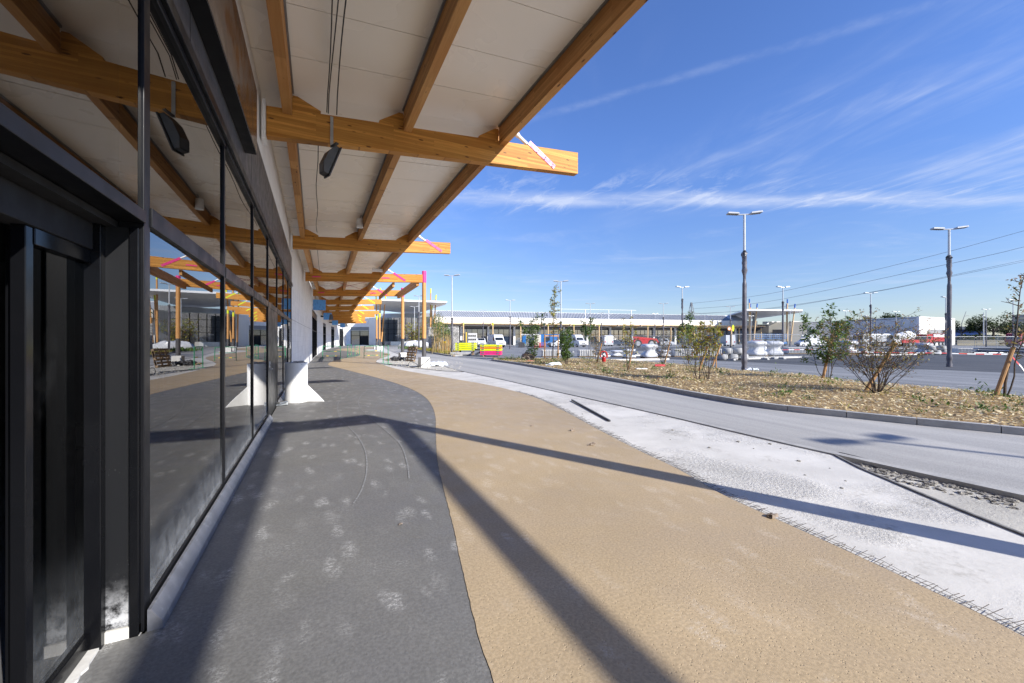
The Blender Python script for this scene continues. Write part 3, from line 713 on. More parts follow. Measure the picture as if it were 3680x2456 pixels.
# glazed bays
Ys=[2.92,5.0,7.1,9.2,11.28,13.36,15.44,17.5]
for i in range(7):
    y0,y1=Ys[i],Ys[i+1]
    fr=MB()
    w=.03
    fr.mm((-.93,y0+w,2.235),(-.836,y1-w,2.345))
    fr.mm((-.93,y1-w,.0),(-.842,y1+w,3.613))
    if i==0: fr.mm((-.95,y0-.06,.0),(-.846,y0+.03,3.613))
    fr.mm((-.91,y0+w,3.565),(-.83,y1-w,3.613)); 
    if i!=3: fr.mm((-.91,y0+w,.085),(-.842,y1-w,.135))
    win=part('window',fr,'frame',B,bevel=.003)
    if i!=3:
        part('pane',MB().quad((GX,y0+w,.13),(GX,y1-w,.13),(GX,y1-w,2.24),(GX,y0+w,2.24)),'glass',win)
    part('pane',MB().quad((GX,y0+w,2.34),(GX,y1-w,2.34),(GX,y1-w,3.57),(GX,y0+w,3.57)),'glass',win)
    if i!=3:
        sl_=MB(); sl_.ext([(-.83,y0+(.0 if i else -.07),.0),(-.83,y0+(.0 if i else -.07),.12),(-.815,y0+(.0 if i else -.07),.12),(-.765,y0+(.0 if i else -.07),.045),(-.76,y0+(.0 if i else -.07),.0)],(0,y1-y0-.004+(0 if i else .07),0))
        part('sill',sl_,'sill',win)
# solid door leaf in the fourth bay
dr=MB(); dr.mm((-.90,9.23,.02),(-.845,11.25,2.235)); dl=part('door',dr,'frame',B,bevel=.004)
part('lock_plate',MB().mm((-.845,9.42,1.03),(-.838,9.50,1.15)),'whitem',dl)
part('keyhole',MB().cyl((-.8385,9.46,1.08),(-.836,9.46,1.08),.014,n=8),'black',dl)
hd=MB(); hd.tube([(-.845,9.38,1.0),(-.80,9.38,1.0),(-.80,9.52,1.0)],.009,6); part('handle',hd,'steel',dl)
# recessed sliding entrance beside the station
ent=part('entrance_frame',MB().mm((-.95,-4,2.232),(-.835,2.855,2.30)),'frame',B,bevel=.004)
part('pane',MB().quad((GX,-4,2.30),(GX,2.87,2.30),(GX,2.87,3.57),(GX,-4,3.57)),'glass',ent)
part('soffit',MB().mm((-1.30,-4,2.197),(-.955,2.86,2.231)),'void',ent)
tp=MB(); tp.mm((-1.12,-4,2.06),(-1.03,2.80,2.195)); part('door_track',tp,'void',ent,bevel=.004)
rt=MB(); rt.mm((-1.10,2.80,-.01),(-1.0,2.88,2.2)); rt.mm((-.90,2.83,.0),(-.86,2.875,2.2)); part('jamb_post',rt,'doorframe',ent,bevel=.004)
part('dusty_panel',MB().mm((-1.0,2.85,.06),(-.90,2.87,2.2)),'framed',ent)
part('bare_footing',MB().mm((-1.06,2.84,-.01),(-.86,2.90,.055)),'conc',ent)
ld_=MB(); ld_.mm((-1.09,2.30,.02),(-1.045,2.35,2.06)); ld_.mm((-1.09,2.35,.02),(-1.04,2.80,.10)); ld_.mm((-1.09,2.35,1.99),(-1.04,2.80,2.06))
leaf=part('door_leaf',ld_,'doorframe',ent,bevel=.003)
part('pane',MB().quad((-1.065,2.35,.1),(-1.065,2.8,.1),(-1.065,2.8,2.0),(-1.065,2.35,2.0)),'doorglass',leaf)
ld_=MB(); ld_.mm((-1.17,2.44,.02),(-1.13,2.50,2.06)); ld_.mm((-1.17,2.72,.02),(-1.13,2.79,2.06)); leaf2=part('door_leaf',ld_,'doorframe',ent,bevel=.003)
part('pane',MB().quad((-1.15,2.50,.02),(-1.15,2.72,.02),(-1.15,2.72,2.05),(-1.15,2.50,2.05)),'doorglass',leaf2)
thr=[(-1.12,2.84),(-1.12,-4)]+[(-1.005+.022*noise.noise(Vector((k*.9,3,1)))+.01*noise.noise(Vector((k*2.7,1,5))),-4+k*.036) for k in range(191)]
part('threshold',MB().prism(thr,-.02,.008),'conc',ent)
# white wall runs and tall windows further along the curve
segs=[('wall',17.5,35.2),('win',35.2,46),('wall',46,64),('win',64,69.5),('wall',69.5,81.5),('win',81.5,87),('wall',87,97.3),('win',97.3,106),('wall',106,113)]
def runpts(y0,y1,o=0):
    ys=[y0]+[y for _,y in WALLPX if y0<y<y1]+[y1]
    return [Vector((wx(min(y,110))+(0.153*(y-110) if y>110 else 0)+o,y,0)) for y in ys]
for kind,y0,y1 in segs:
    p=runpts(y0,y1); q=[v+Vector((-.35,0,0)) for v in p]
    if kind=='wall':
        m=MB(); ribbon(m,q,p,-.1,9.0); wl_=part('wall',m,'block',B)
        m=MB(); p2=[v+Vector((.012,0,0)) for v in p]; ribbon(m,p,p2,2.36,2.375); part('joint_strip',m,'rail',wl_)
    else:
        m=MB(); ribbon(m,q,p,4.0,9.0); part('wall',m,'block',B)
        m=MB(); a,b=p[0],p[-1]; n=3 if y1-y0<7 else 5
        aa=a+Vector((-.12,0,0)); bb_=b+Vector((-.12,0,0))
        ribbon(m,[a+Vector((-.2,0,0)),b+Vector((-.2,0,0))],[a+Vector((-.06,0,0)),b+Vector((-.06,0,0))],2.3,2.42)
        ribbon(m,[a+Vector((-.2,0,0)),b+Vector((-.2,0,0))],[a+Vector((-.06,0,0)),b+Vector((-.06,0,0))],3.5,4.0)
        for k in range(n+1):
            c=aa.lerp(bb_,k/n); m.box((c.x+.02,c.y,1.75),(.16,.22 if k in(0,n) else .09,3.5))
        w_=part('window',m,'frame',B)
        ribbon_m=MB(); ribbon_m.quad((aa.x,aa.y,0),(bb_.x,bb_.y,0),(bb_.x,bb_.y,3.5),(aa.x,aa.y,3.5)); part('pane',ribbon_m,'farglass',w_)
# far return wall closing the curve, with its own shop window
a=Vector((7.0,112.5,0)); b=P(1350,113); t_=(b-a).normalized(); nrm=Vector((t_.y,-t_.x,0))
a0=P(1238,112); a1=P(1260,113); a2=P(1326,113); a3=P(1357,111)
def slab2(p,q,z0,z1,th,name,m):
    d=(q-p).normalized(); n=Vector((-d.y,d.x,0))*th
    return part(name,MB().hexa([(p.x,p.y,z0),(q.x,q.y,z0),(q.x+n.x,q.y+n.y,z0),(p.x+n.x,p.y+n.y,z0),(p.x,p.y,z1),(q.x,q.y,z1),(q.x+n.x,q.y+n.y,z1),(p.x+n.x,p.y+n.y,z1)]),m,B)
slab2(a0,a1,-.1,9,.4,'wall','block'); slab2(a1+Vector((0,.1,0)),a2+Vector((0,.1,0)),5.1,7.5,.4,'wall','block'); slab2(a2,a3,-.1,7.6,.6,'pier','farwhite')
ew=MB(); pz=[0,2.6,4.6,7.0]
aa,bb_=a1+Vector((0,.25,0)),a2+Vector((0,.25,0))
for z in (2.6,3.9): ew.bar((aa.x,aa.y-.1,z),(bb_.x,bb_.y-.1,z),.1,.12)
for f in (.02,.5,.98): c=aa.lerp(bb_,f); ew.box((c.x,c.y-.1,2),(.12,.12,4))
w_=part('window',ew,'frame',B); part('pane',MB().quad((aa.x,aa.y,0),(bb_.x,bb_.y,0),(bb_.x,bb_.y,3.9),(aa.x,aa.y,3.9)),'farglass',w_)
slab2(aa+Vector((0,-.12,0)),bb_+Vector((0,-.12,0)),4.0,5.08,.2,'fascia','midgrey')
c0=aa.lerp(bb_,.53); slab2(c0+Vector((0,-.05,0)),bb_+Vector((-.2,-.05,0)),.05,2.5,.03,'dark_doorway','void')
# blue filmed signs fixed square to the wall
for i,(px,t,wd_,cz) in enumerate(((1148,32.8,.93,4.40),(1177.5,50,.93,4.45),(1204,68,.93,4.45),(1231,82,.93,4.45))):
    c=P(px,t); desc=['nearest and largest','second','third','farthest and smallest'][i]
    s=thing('blade_sign',f'square projecting sign in blue protective film, {desc} of the row along the wall','sign',(c.x,c.y,cz),0,'blue filmed signs along the wall')
    MB().mm((c.x-wd_/2,c.y+.005,cz-.42),(c.x+wd_/2,c.y+.16,cz+.42)).build('sign_case',MT['frame'],s)
    MB().mm((c.x-wd_/2-.005,c.y-.004,cz-.425),(c.x+wd_/2+.005,c.y+.004,cz+.425)).build('film_face',MT['bfilm'],s)
    MB().mm((c.x-wd_/2-.45,c.y+.05,cz-.1),(c.x-wd_/2,c.y+.11,cz+.1)).build('bracket',MT['frame'],s)

# ------------------------------------------------------------------ timber canopy
CAN=thing('timber_canopy','long canopy of glued timber beams and pale ceiling panels along the shop front','canopy',(2,8,5))
def cwall(y): return wx(min(y,110))+.11
BE=[]   # wall point, outer point, bottom z at wall / outer, depth
BE.append((Vector((-.75,-.5,0)),Vector((5.75,-.5,0)),5.02,5.50,.50))
BE.append((Vector((-.75,7.93,0)),Vector((5.55,7.93,0)),5.01,5.50,.50))
BE.append((Vector((-.75,16.35,0)),Vector((5.10,16.5,0)),4.83,5.22,.46))
BE.append((Vector((-.52,24.5,0)),P(1524,23.5),4.76,4.90,.47))
BE.append((Vector((-.20,32.7,0)),P(1447,31.0),4.76,4.90,.47))
for k in range(5,12):
    y=32.7+8.3*(k-4); y=[0,0,0,0,0,41,49.3,57.6,65.9,74.2,82.5,90.8][k]; x=cwall(y)
    tn=Vector((wx(y+3)-wx(y-3),6,0)).normalized(); nn=Vector((tn.y,-tn.x,0))
    L=5.7
    if k in (7,8): L=7.0
    BE.append((Vector((x,y,0)),Vector((x,y,0))+nn*L,4.76,5.02,.47))
PDI=[(.31,2.33,4.33),(.31,2.33,4.33),(.31,2.25,4.15),(.31,2.13,3.92),(.31,2.09,3.8)]+[(.31,2.05,3.75)]*8
def bz(i,d):      # bottom of beam i at distance d from the wall
    a,b,z0,z1,h=BE[i]; L=(b-a).length; return z0+(z1-z0)*d/L
def bp(i,d):
    a,b,z0,z1,h=BE[i]; return a.lerp(b,d/(b-a).length)
pinks=range(0,5)
for i,(a,b,z0,z1,h) in enumerate(BE):
    bm=MB().beam((a.x,a.y,z0),(b.x,b.y,z1),.17,h); bo=part('main_beam',bm,'beam_x',CAN,bevel=.006)
    d=(b-a).normalized(); s=Vector((-d.y,d.x,0))
    ep=MB(); ep.bar((a.x-.055,a.y,z0+h/2-.0),(a.x-.004,a.y,z0+h/2),.30,h+.16); part('end_plate',ep,'whitem',bo)
    # packing wedges beside the purlins
    PD=PDI[i]
    for k,dd in enumerate(PD):
        sg=1 if k==0 else -1
        if i>0 or True:
            d0_=dd+sg*.075; w0_=.44
            zt=bz(i,d0_)+h-.02; zt2=bz(i,d0_+sg*w0_)+h-.02
            p0=bp(i,d0_); p1=bp(i,d0_+sg*w0_); p2=bp(i,d0_+sg*.08)
            o=s*(-.07)
            poly=[(p0.x+o.x,p0.y+o.y,zt),(p1.x+o.x,p1.y+o.y,zt2),(p1.x+o.x,p1.y+o.y,zt2+.07),(p2.x+o.x,p2.y+o.y,zt+.27),(p0.x+o.x,p0.y+o.y,zt+.27)]
            wz=MB().ext(poly,s*.14); part('packing_wedge',wz,'beam_x',bo)
    # tie strut with its bolted plate
    cc='pink' if i in pinks else 'lime'
    fs=(PD[2]+.76,PD[2]+1.32)
    n=-s if s.y>0 else s
    A=bp(i,fs[0]); Bq=bp(i,fs[1]); za=bz(i,fs[0])+h-.02; zb=bz(i,fs[1])+.08
    dirp=(Vector((Bq.x,Bq.y,zb))-Vector((A.x,A.y,za))).normalized()
    for sd in (1,-1):
        off=n*(.085+.006)*sd
        p0=Vector((A.x,A.y,za))+off-dirp*.12; p1=Vector((Bq.x,Bq.y,zb))+off
        pl=MB().bar(p0,p1,.012,.11); po=part('strut_plate',pl,cc,bo)
        if i in (1,2) and sd==1:
            L_=(p1-p0).length; upv=Vector((-dirp.z*d.x,-dirp.z*d.y,(dirp.x*d.x+dirp.y*d.y)))
            for f in (.33,.62,.92):
                for q_ in (-.028,.028):
                    c=p0.lerp(p1,f)+upv*q_; part('bolt',MB().cyl(c,c+n*.02,.016,n=8),'darksteel',po)
    st=Vector((A.x,A.y,za))-dirp*.06
    part('strut',MB().tube([st-dirp*4.9,st-dirp*.34,st-dirp*.30,st],[.058,.058,.04,.04],12),'white',bo,smooth=True)
    if i in (3,4):
        for dd in (.35,3.95):
            q0=bp(i,dd); q1=bp(i,dd+.42); zq=bz(i,dd)+.23; o=n*.09
            part('brace_plate',MB().bar(Vector((q0.x,q0.y,zq))+o,Vector((q1.x,q1.y,zq+.01))+o,.008,.06),'pink',bo)
# purlins and the metal angle that trims each one
for i in range(len(BE)-1):
    for k,dd in enumerate(PDI[i]):
        d2_=PDI[i+1][k]; p=bp(i,dd); q=bp(i+1,d2_); dv=(q-p).normalized()
        za=bz(i,dd)+BE[i][4]-.10; zb=bz(i+1,d2_)+BE[i+1][4]-.10
        pu=MB().beam((p.x+dv.x*.087,p.y+dv.y*.087,za),(q.x-dv.x*.087,q.y-dv.y*.087,zb),.145,.41); po=part('purlin',pu,'beam_y',CAN,bevel=.005)
        if i<5:
            sd=Vector((dv.y,-dv.x,0))*(.085 if k==0 else -.085)
            an=MB().bar((p.x+dv.x*.1+sd.x,p.y+dv.y*.1+sd.y,za+.385),(q.x-dv.x*.1+sd.x,q.y-dv.y*.1+sd.y,zb+.385),.03,.035); part('trim_angle',an,'rail',po)
    # ceiling panels of this bay
    pm=MB(); a0_=bp(i,-.12); a1_=bp(i+1,-.12); b0_=bp(i,PDI[i][2]+.11); b1_=bp(i+1,PDI[i+1][2]+.11)
    zA=bz(i,-.12)+BE[i][4]+.31; zB=bz(i+1,-.12)+BE[i+1][4]+.31; zC=bz(i,PDI[i][2]+.11)+BE[i][4]+.31; zD=bz(i+1,PDI[i+1][2]+.11)+BE[i+1][4]+.31
    n=max(1,round((a1_-a0_).length/1.05))
    def cor(f,side):
        if side==0: v=a0_.lerp(a1_,f); z=zA+(zB-zA)*f
        else: v=b0_.lerp(b1_,f); z=zC+(zD-zC)*f
        return Vector((v.x,v.y,z))
    for k in range(n):
        f0,f1=k/n+(.007/8.4 if k else .0001),(k+1)/n-(.007/8.4 if k<n-1 else .0001)
        c=[cor(f0,0),cor(f0,1),cor(f1,1),cor(f1,0)]; jig=rng.uniform(-.004,.004)
        pm.hexa([v+Vector((0,0,jig)) for v in c]+[v+Vector((0,0,.1)) for v in c])
    part('ceiling_panel',pm,'panel',CAN)
    rf=MB(); rf.hexa([v+Vector((0,0,.101)) for v in (cor(0,0),cor(0,1),cor(1,1),cor(1,0))]+[v+Vector((0,0,.13)) for v in (cor(0,0),cor(0,1),cor(1,1),cor(1,0))])
    part('roof_sheet',rf,'insul',CAN)
# open pergola frame behind the station (only its shadow reaches the picture)
part('purlin',MB().beam((4.17,-.6,5.87),(4.17,-9,5.87),.16,.26),'beam_y',CAN)
part('main_beam',MB().beam((-.75,-9.1,5.02),(5.75,-9.1,5.5),.17,.5),'beam_x',CAN)
part('cross_beam',MB().beam((5.64,-.6,5.2),(5.64,-9,5.2),.16,.2),'beam_y',CAN)
# pergola cross beam between the two pink-capped columns, tie rods
q3=P(1524,23.5); q4=P(1447,31.0)
part('cross_beam',MB().beam((q3.x-.35,q3.y+.1,4.72),(q4.x-.35,q4.y-.1,4.72),.17,.42),'beam_y',CAN,bevel=.005)
i3=bp(3,4.6); i4=bp(4,4.6); part('cross_beam',MB().beam((i3.x,i3.y+.1,4.62),(i4.x,i4.y-.1,4.62),.12,.24),'beam_y',CAN)
tr_=MB()
for d1_,d2_ in ((.5,4.2),(4.2,.5)):
    p=bp(3,d1_); q=bp(4,d2_); tr_.tube([(p.x,p.y+.1,bz(3,d1_)+.28),(q.x,q.y-.1,bz(4,d2_)+.28)],.012,5)
part('tie_rod',tr_,'rod',CAN)
# columns of the pergola
def column(nm,label,base,ztop,r,cap,capl,rock=True,group=None,blk=(.75,.75,.62),sleeve=1.05,pole='pole',lean=None,zb=None):
    z0=ROAD+blk[2] if blk else ROAD
    if zb is not None: z0=zb
    c=thing(nm,label,'column',(base.x,base.y,z0),0,group)
    top=Vector((base.x,base.y,ztop)) if lean is None else lean
    b0=Vector((base.x,base.y,z0)); L=(top-b0).length; dr=(top-b0)/L
    MB().cyl(b0+dr*sleeve,top-dr*capl,r,r*.98,16,True).build('shaft',MT[pole],c,smooth=True)
    MB().cyl(top-dr*capl,top,r*1.03,None,16).build('cap',MT[cap],c,smooth=True)
    if sleeve>.01: MB().cyl(b0,b0+dr*sleeve,r*1.02,None,16).build('sleeve',MT['fascia'],c,smooth=True)
    return c
c3=q3; c4=q4
column('timber_column','pink-capped round pine column on a white block, nearer of the pair',c3,5.58,.122,'pink',.68,group='pink capped pergola columns')
column('timber_column','pink-capped round pine column on a white block, farther one, beside an upright pallet',c4,5.55,.122,'pink',.68,group='pink capped pergola columns')
for yy in (-.62,-9.1): part('post',MB().cyl((5.75,yy,ROAD),(5.75,yy,6.05),.155,None,16),'pole',CAN,smooth=True)
def block(label,c,w,h,rz=0):
    o=MB().box((c.x,c.y,ROAD-.05+h/2),(w,w,h+.06),rz,.96).build('concrete_block',MT['conc'],bevel=.02); tag(o,label,'block',group='concrete column footings'); return o
block('white concrete footing block under the nearer pink-capped column, a black cable over its edge',c3,.57,.60,.1)
block('white concrete footing block under the farther pink-capped column next to the pallet',c4,.52,.62,.1)
for px,t,nm,lb in ((1364,60,7,'yellow-capped pine column under the distant canopy tip, nearer one of the leaning group'),(1353.5,67,8,'yellow-capped pine column just left of and behind its nearer twin at the distant canopy tip')):
    c=P(px,t); column('timber_column',lb,c,5.5,.135,'lime',.6,group='yellow capped canopy columns'); block('white concrete footing under the '+('nearer' if nm==7 else 'farther')+' yellow-capped column on the small white island',c,.9,.6)
tag(MB().tube(smooth_line([c3+Vector((.3,-.4,.58)),c3+Vector((.05,-.5,.35)),c3+Vector((-.35,-.55,.1)),c3+Vector((-.75,-.45,.02)),c3+Vector((-.95,-.3,.1)),c3+Vector((-.85,-.2,.32)),c3+Vector((-.55,-.5,.2)),c3+Vector((-.5,-.8,.0))],6),.014,6).build('loose_cable',MT['cable'],smooth=True),'black cable looping from the top of the nearer white footing block','cable')
tag(MB().tube([G(1352,1304)+Vector((0,0,.02)),G(1421,1316)+Vector((0,0,.02)),G(1500,1326)+Vector((0,0,.02)),G(1600,1336)+Vector((0,0,.02)),G(1668,1338)+Vector((0,0,.02))],.012,5).build('ground_cable',MT['cable']),'thin dark cable lying across the white slab behind the tan path','cable')
# floodlight hung from the first beam and the temporary wiring
fl=thing('floodlight','black builder floodlight hanging by a perforated strap from the first timber beam','lamp',(.25,7.75,5.06))
MB().bar((.25,7.83,5.56),(.25,7.83,5.0),.05,.004,(0,1,0)).build('strap',MT['steel'],fl)
rot=Matrix.Rotation(R(20),3,'Y')@Matrix.Rotation(R(18),3,'Z')
def FL(p): v=rot@Vector(p); return (v.x+.235,v.y+7.74,v.z+4.72)
prof=[(-.07,-.27),(-.13,-.12),(-.12,.10),(-.05,.26),(.02,.26),(.02,-.27)]
sh_=MB().ext([FL((x,-.12,z)) for x,z in prof],Vector(FL((0,.12,0)))-Vector(FL((0,-.12,0)))); sh_.build('housing',MT['darksteel'],fl,bevel=.015)
MB().hexa([FL(p) for p in ((.021,-.135,-.29),(.05,-.135,-.29),(.05,.135,-.29),(.021,.135,-.29),(.021,-.135,.28),(.05,-.135,.28),(.05,.135,.28),(.021,.135,.28))]).build('bezel',MT['insul'],fl,bevel=.01)
MB().hexa([FL(p) for p in ((.051,-.1,-.24),(.056,-.1,-.24),(.056,.1,-.24),(.051,.1,-.24),(.051,-.1,.2),(.056,-.1,.2),(.056,.1,.2),(.051,.1,.2))]).build('lens',MT['lamp'],fl)
MB().bar(FL((-.02,0,.36)),(.25,7.83,5.02),.06,.02).build('bracket',MT['darksteel'],fl)
f2=P(1190,46); fl2=thing('floodlight','small black floodlight hanging far along the canopy, in front of the blue signs','lamp',(f2.x,f2.y,4.9))
MB().box((f2.x,f2.y,4.15),(.45,.3,.62),.4,.6).build('housing',MT['darksteel'],fl2,bevel=.04); MB().cyl((f2.x,f2.y,4.45),(f2.x,f2.y,5.1),.02,n=6).build('strap',MT['steel'],fl2)
f3=P(1243,95); tag(MB().box((f3.x,f3.y,4.9),(.9,.5,.7),.5,.7).build('floodlight',MT['darksteel'],bevel=.05),'tiny dark floodlight at the far end of the canopy above the last window','lamp')
for k,(ox,r_) in enumerate(((.0,.008),(.05,.008),(.16,.009))):
    pts=[]
    for j in range(26):
        f=j/25; y=-.4+8.15*f; z0=5.78+.0*f
        pts.append((.16+ox+.018*math.sin(f*9+k*2)+.05*(1-f),y,5.74-.09*math.sin(math.pi*min(1,f*1.0))*((k+1)/3)-.02*math.sin(f*13+k)-(.16 if j==25 else 0)))
    tag(MB().tube(pts,r_,6).build('hanging_cable',MT['cable'],smooth=True),['black cable strung under the ceiling, left one of the close pair','black cable strung under the ceiling, right one of the close pair','black cable strung alone under the ceiling panels, right of the pair'][k],'cable','cables under the canopy ceiling')
pts=[(.10,8.1,5.62)]+[(.02+.02*math.sin(j*1.1),8.2+j*.62,5.45-.16*math.sin(j/13*3.14)-.006*j) for j in range(13)]
tag(MB().tube(pts,.009,6).build('hanging_cable',MT['cable'],smooth=True),'single black cable running on beyond the first beam to the second','cable','cables under the canopy ceiling')
pts=[(.02+.012*j,16.6+j*.6,5.3-.14*math.sin(j/13*3.14)) for j in range(14)]
tag(MB().tube(pts,.009,6).build('hanging_cable',MT['cable'],smooth=True),'thin black cable between the second and third beams','cable','cables under the canopy ceiling')
pf=onY(1293,808,14.5); sp=thing('spot_lamp','small grey cylinder spot lamp on the middle purlin near the second beam','lamp',(pf.x,pf.y,pf.z+.1))
MB().lathe([(.0,.3),(.10,.3),(.105,.02),(.11,0),(.085,-.0),(.08,.05),(0,.06)],(pf.x,pf.y,pf.z-.1),20).build('barrel',MT['whitem'],sp,smooth=True); MB().tube([(pf.x,pf.y,pf.z+.2),(pf.x+.05,pf.y,pf.z+.33),(pf.x+.15,pf.y,pf.z+.36)],.015,6).build('bracket',MT['steel'],sp)
for (px,py,y,lb) in ((1357,972,22.8,'pale box lamp on the edge purlin before the third beam'),(1330,1016,30.5,'pale box lamp on the edge purlin before the fourth beam')):
    q_=onY(px,py,y); sp=thing('box_lamp',lb,'lamp',(q_.x,q_.y,q_.z),0,'box lamps under the canopy'); MB().box((q_.x,q_.y,q_.z),(.55,.14,.16)).build('case',MT['whitem'],sp,bevel=.02); MB().box((q_.x+.1,q_.y,q_.z+.14),(.06,.04,.13)).build('bracket',MT['steel'],sp)
q_=P(1667,10); 
tag(MB().bar((4.05,8.1,5.66),(4.55,8.1,5.69),.1,.05).build('batten_lamp',MT['whitem'],bevel=.01),'thin pale batten lamp behind the first beam beside the edge purlin','lamp')
# ------------------------------------------------------------------ entrance building with the yellow-tipped masts (far left)
E=thing('entrance_building','dark glazed mall entrance under a white wing roof, behind yellow-tipped leaning masts','building',P(1440,116))
def wallq(p,q,z0,z1,th,name,m,par,**kw):
    d=(q-p).normalized(); n=Vector((-d.y,d.x,0))*th
    return MB().hexa([(p.x,p.y,z0),(q.x,q.y,z0),(q.x+n.x,q.y+n.y,z0),(p.x+n.x,p.y+n.y,z0),(p.x,p.y,z1),(q.x,q.y,z1),(q.x+n.x,q.y+n.y,z1),(p.x+n.x,p.y+n.y,z1)]).build(name,MT[m],par,**kw)
def zz_(py,t): return ZT(py,t)
e0,e1=P(1352,118),P(1522,116)
wallq(e0,e1,-.1,zz_(1142,117),.5,'glazed_front','farglass',E)
wallq(P(1352,125),P(1570,122),zz_(1145,120),zz_(1124,120),.6,'roof_edge','roofmetal',E)
gm=MB()
for f in [i/8 for i in range(9)]:
    c=e0.lerp(e1,f); gm.box((c.x,c.y-.12,3.9),(.09,.1,7.8))
for z in (3.2,4.55,6.3): gm.bar((e0.x,e0.y-.12,z),(e1.x,e1.y-.12,z),.1,.09)
gm.build('mullion_grid',MT['frame'],E)
wallq(P(1420,117.2),P(1447,117),0,zz_(1193,117),.05,'dark_doorway','void',E)
wallq(P(1420,117.1),P(1447,116.9),zz_(1207,117),zz_(1205.5,117),.04,'door_rail','whitem',E)
wallq(P(1522,115.5),P(1566,113),-.1,zz_(1139,114),.5,'side_wall','greybox',E)
# flat wing roof, its nearest edge towards the station
wg=[P(1367,89),P(1607,94.5),P(1600,100),P(1490,139),P(1329,114)]
wr=MB().prism([(p.x,p.y) for p in wg],10.15,10.55).build('wing_roof',MT['wing'],E,bevel=.1)
def mast(par,bx,by_t,tx,ty_,tt,capm,r=.17):
    b_=P(bx,by_t); tp=P(tx,tt,ZT(ty_,tt)); d=(tp-b_); L=d.length; d/=L
    m=MB().cyl(b_+d*1.0,tp-d*1.2,r,r*.85,12).build('mast',MT['pole_pale'] if capm=='capblue' else MT['pole'],par,smooth=True)
    MB().cyl(tp-d*1.2,tp,r*.95,None,12).build('tip',MT[capm],m,smooth=True); MB().cyl(b_,b_+d*1.0,r*1.1,None,12).build('sleeve',MT['fascia'],m)
for a in ((1355,98,1351.5,1062,98),(1364,97,1367,1036,97),(1369.5,99,1386,1062,99),(1546,100,1548,1037,100),(1555,101,1567.5,1060,101),(1546,102,1553,1095,102)):
    mast(E,a[0],a[1],a[2],a[3],a[4],'lime')
# ------------------------------------------------------------------ long shop row opposite
SRP=[(1558,106),(1900,112),(2250,120),(2560,127),(2722,131)]
SR=thing('shop_row','long low shop row with white fascia and timber eaves across the parking lot','building',P(2140,118))
sp_=[P(*p) for p in SRP]; sp_=resample(sp_,15)
def runw(z0,z1,o0,o1,name,m,par=SR):
    a=offset_line(sp_,o0); b_=offset_line(sp_,o1); mb=MB(); ribbon(mb,b_,a,z0,z1); return mb.build(name,MT[m],par)
runw(5.9,7.55,0,-.5,'fascia','farwhite')
runw(-.1,4.35,-1.6,-1.9,'glazed_front','farglass'); runw(4.35,5.15,-1.5,-1.9,'sign_band','band'); runw(5.15,5.9,-1.2,-1.9,'upper_panel','cream')
runw(3.0,3.08,-1.5,-1.62,'transom','frame')
# roof slope with standing seams
ra=offset_line(sp_,-3.0); rb_=offset_line(sp_,-9.0); rm=MB()
for i in range(14): rm.quad((ra[i].x,ra[i].y,7.5),(ra[i+1].x,ra[i+1].y,7.5),(rb_[i+1].x,rb_[i+1].y,9.75),(rb_[i].x,rb_[i].y,9.75))
rm.build('roof',MT['roofmetal'],SR); ra2=resample(ra,210); rb2=resample(rb_,210); rm=MB()
for i in range(0,196): rm.bar((ra2[i].x,ra2[i].y,7.56),(rb2[min(209,i+4)].x,rb2[min(209,i+4)].y,9.8),.09,.08)
rm.build('roof_seams',MT['seam'],SR)
runw(9.7,9.85,-9.0,-9.3,'ridge','whitem')
# eaves: shallow timber canopy bays stepping along the front
for i in range(14):
    a=sp_[i]; b_=sp_[i+1]; d=(b_-a).normalized(); n=Vector((d.y,-d.x,0))
    A=a+n*.0; Bv=b_; o=MB(); A2=a+n*3.3; B2=b_+n*3.3
    o.hexa([(A.x,A.y,5.42),(A2.x,A2.y,5.62),(B2.x-d.x*.1,B2.y-d.y*.1,5.62),(Bv.x-d.x*.1,Bv.y-d.y*.1,5.42),(A.x,A.y,5.8),(A2.x,A2.y,5.92),(B2.x-d.x*.1,B2.y-d.y*.1,5.92),(Bv.x-d.x*.1,Bv.y-d.y*.1,5.8)])
    ev=o.build('eaves_bay',MT['eave_wood'],SR)
    rr=MB(); c=a; rr.beam((c.x-n.x*1.0,c.y-n.y*1.0,5.05),(c.x+n.x*3.9,c.y+n.y*3.9,5.35),.2,.5); rr.build('rafter',MT['eave_wood'],ev)
    pr=MB(); pc=a-n*1.3; pr.box((pc.x,pc.y,2.6),(.55,.5,5.2),math.atan2(d.y,d.x)); pr.build('pier',MT['farwhite'],SR)
    gl=MB()
    for k in range(1,5):
        c=a.lerp(b_,k/5)-n*1.55; gl.box((c.x,c.y,2.15),(.08,.1,4.3),math.atan2(d.y,d.x))
    gl.build('mullion',MT['frame'],SR)
gr_=MB(); g0,g1=P(1993,116),P(2285,124)
gr_.tube([(g0.x,g0.y,zz_(1111,116)),(g1.x,g1.y,zz_(1116,124))],.06,5)
for px in (2103,2187,2268):
    f=(px-1993)/292; t=116+8*f; c=P(px,t); gr_.cyl((c.x,c.y,7.5),(c.x,c.y,zz_(1112+4*f,t)),.14,None,8)
gr_.build('guard_rail',MT['whitem'],SR)
cx=[1584.5,1665.4,1771,1871,1969.7,2062,2153,2241,2327.8,2410.8,2494,2575.6,2656.6,2735]
words=['first (leftmost)','second','third','fourth','fifth','sixth','seventh','eighth','ninth','tenth','eleventh','twelfth','thirteenth','fourteenth (rightmost)']
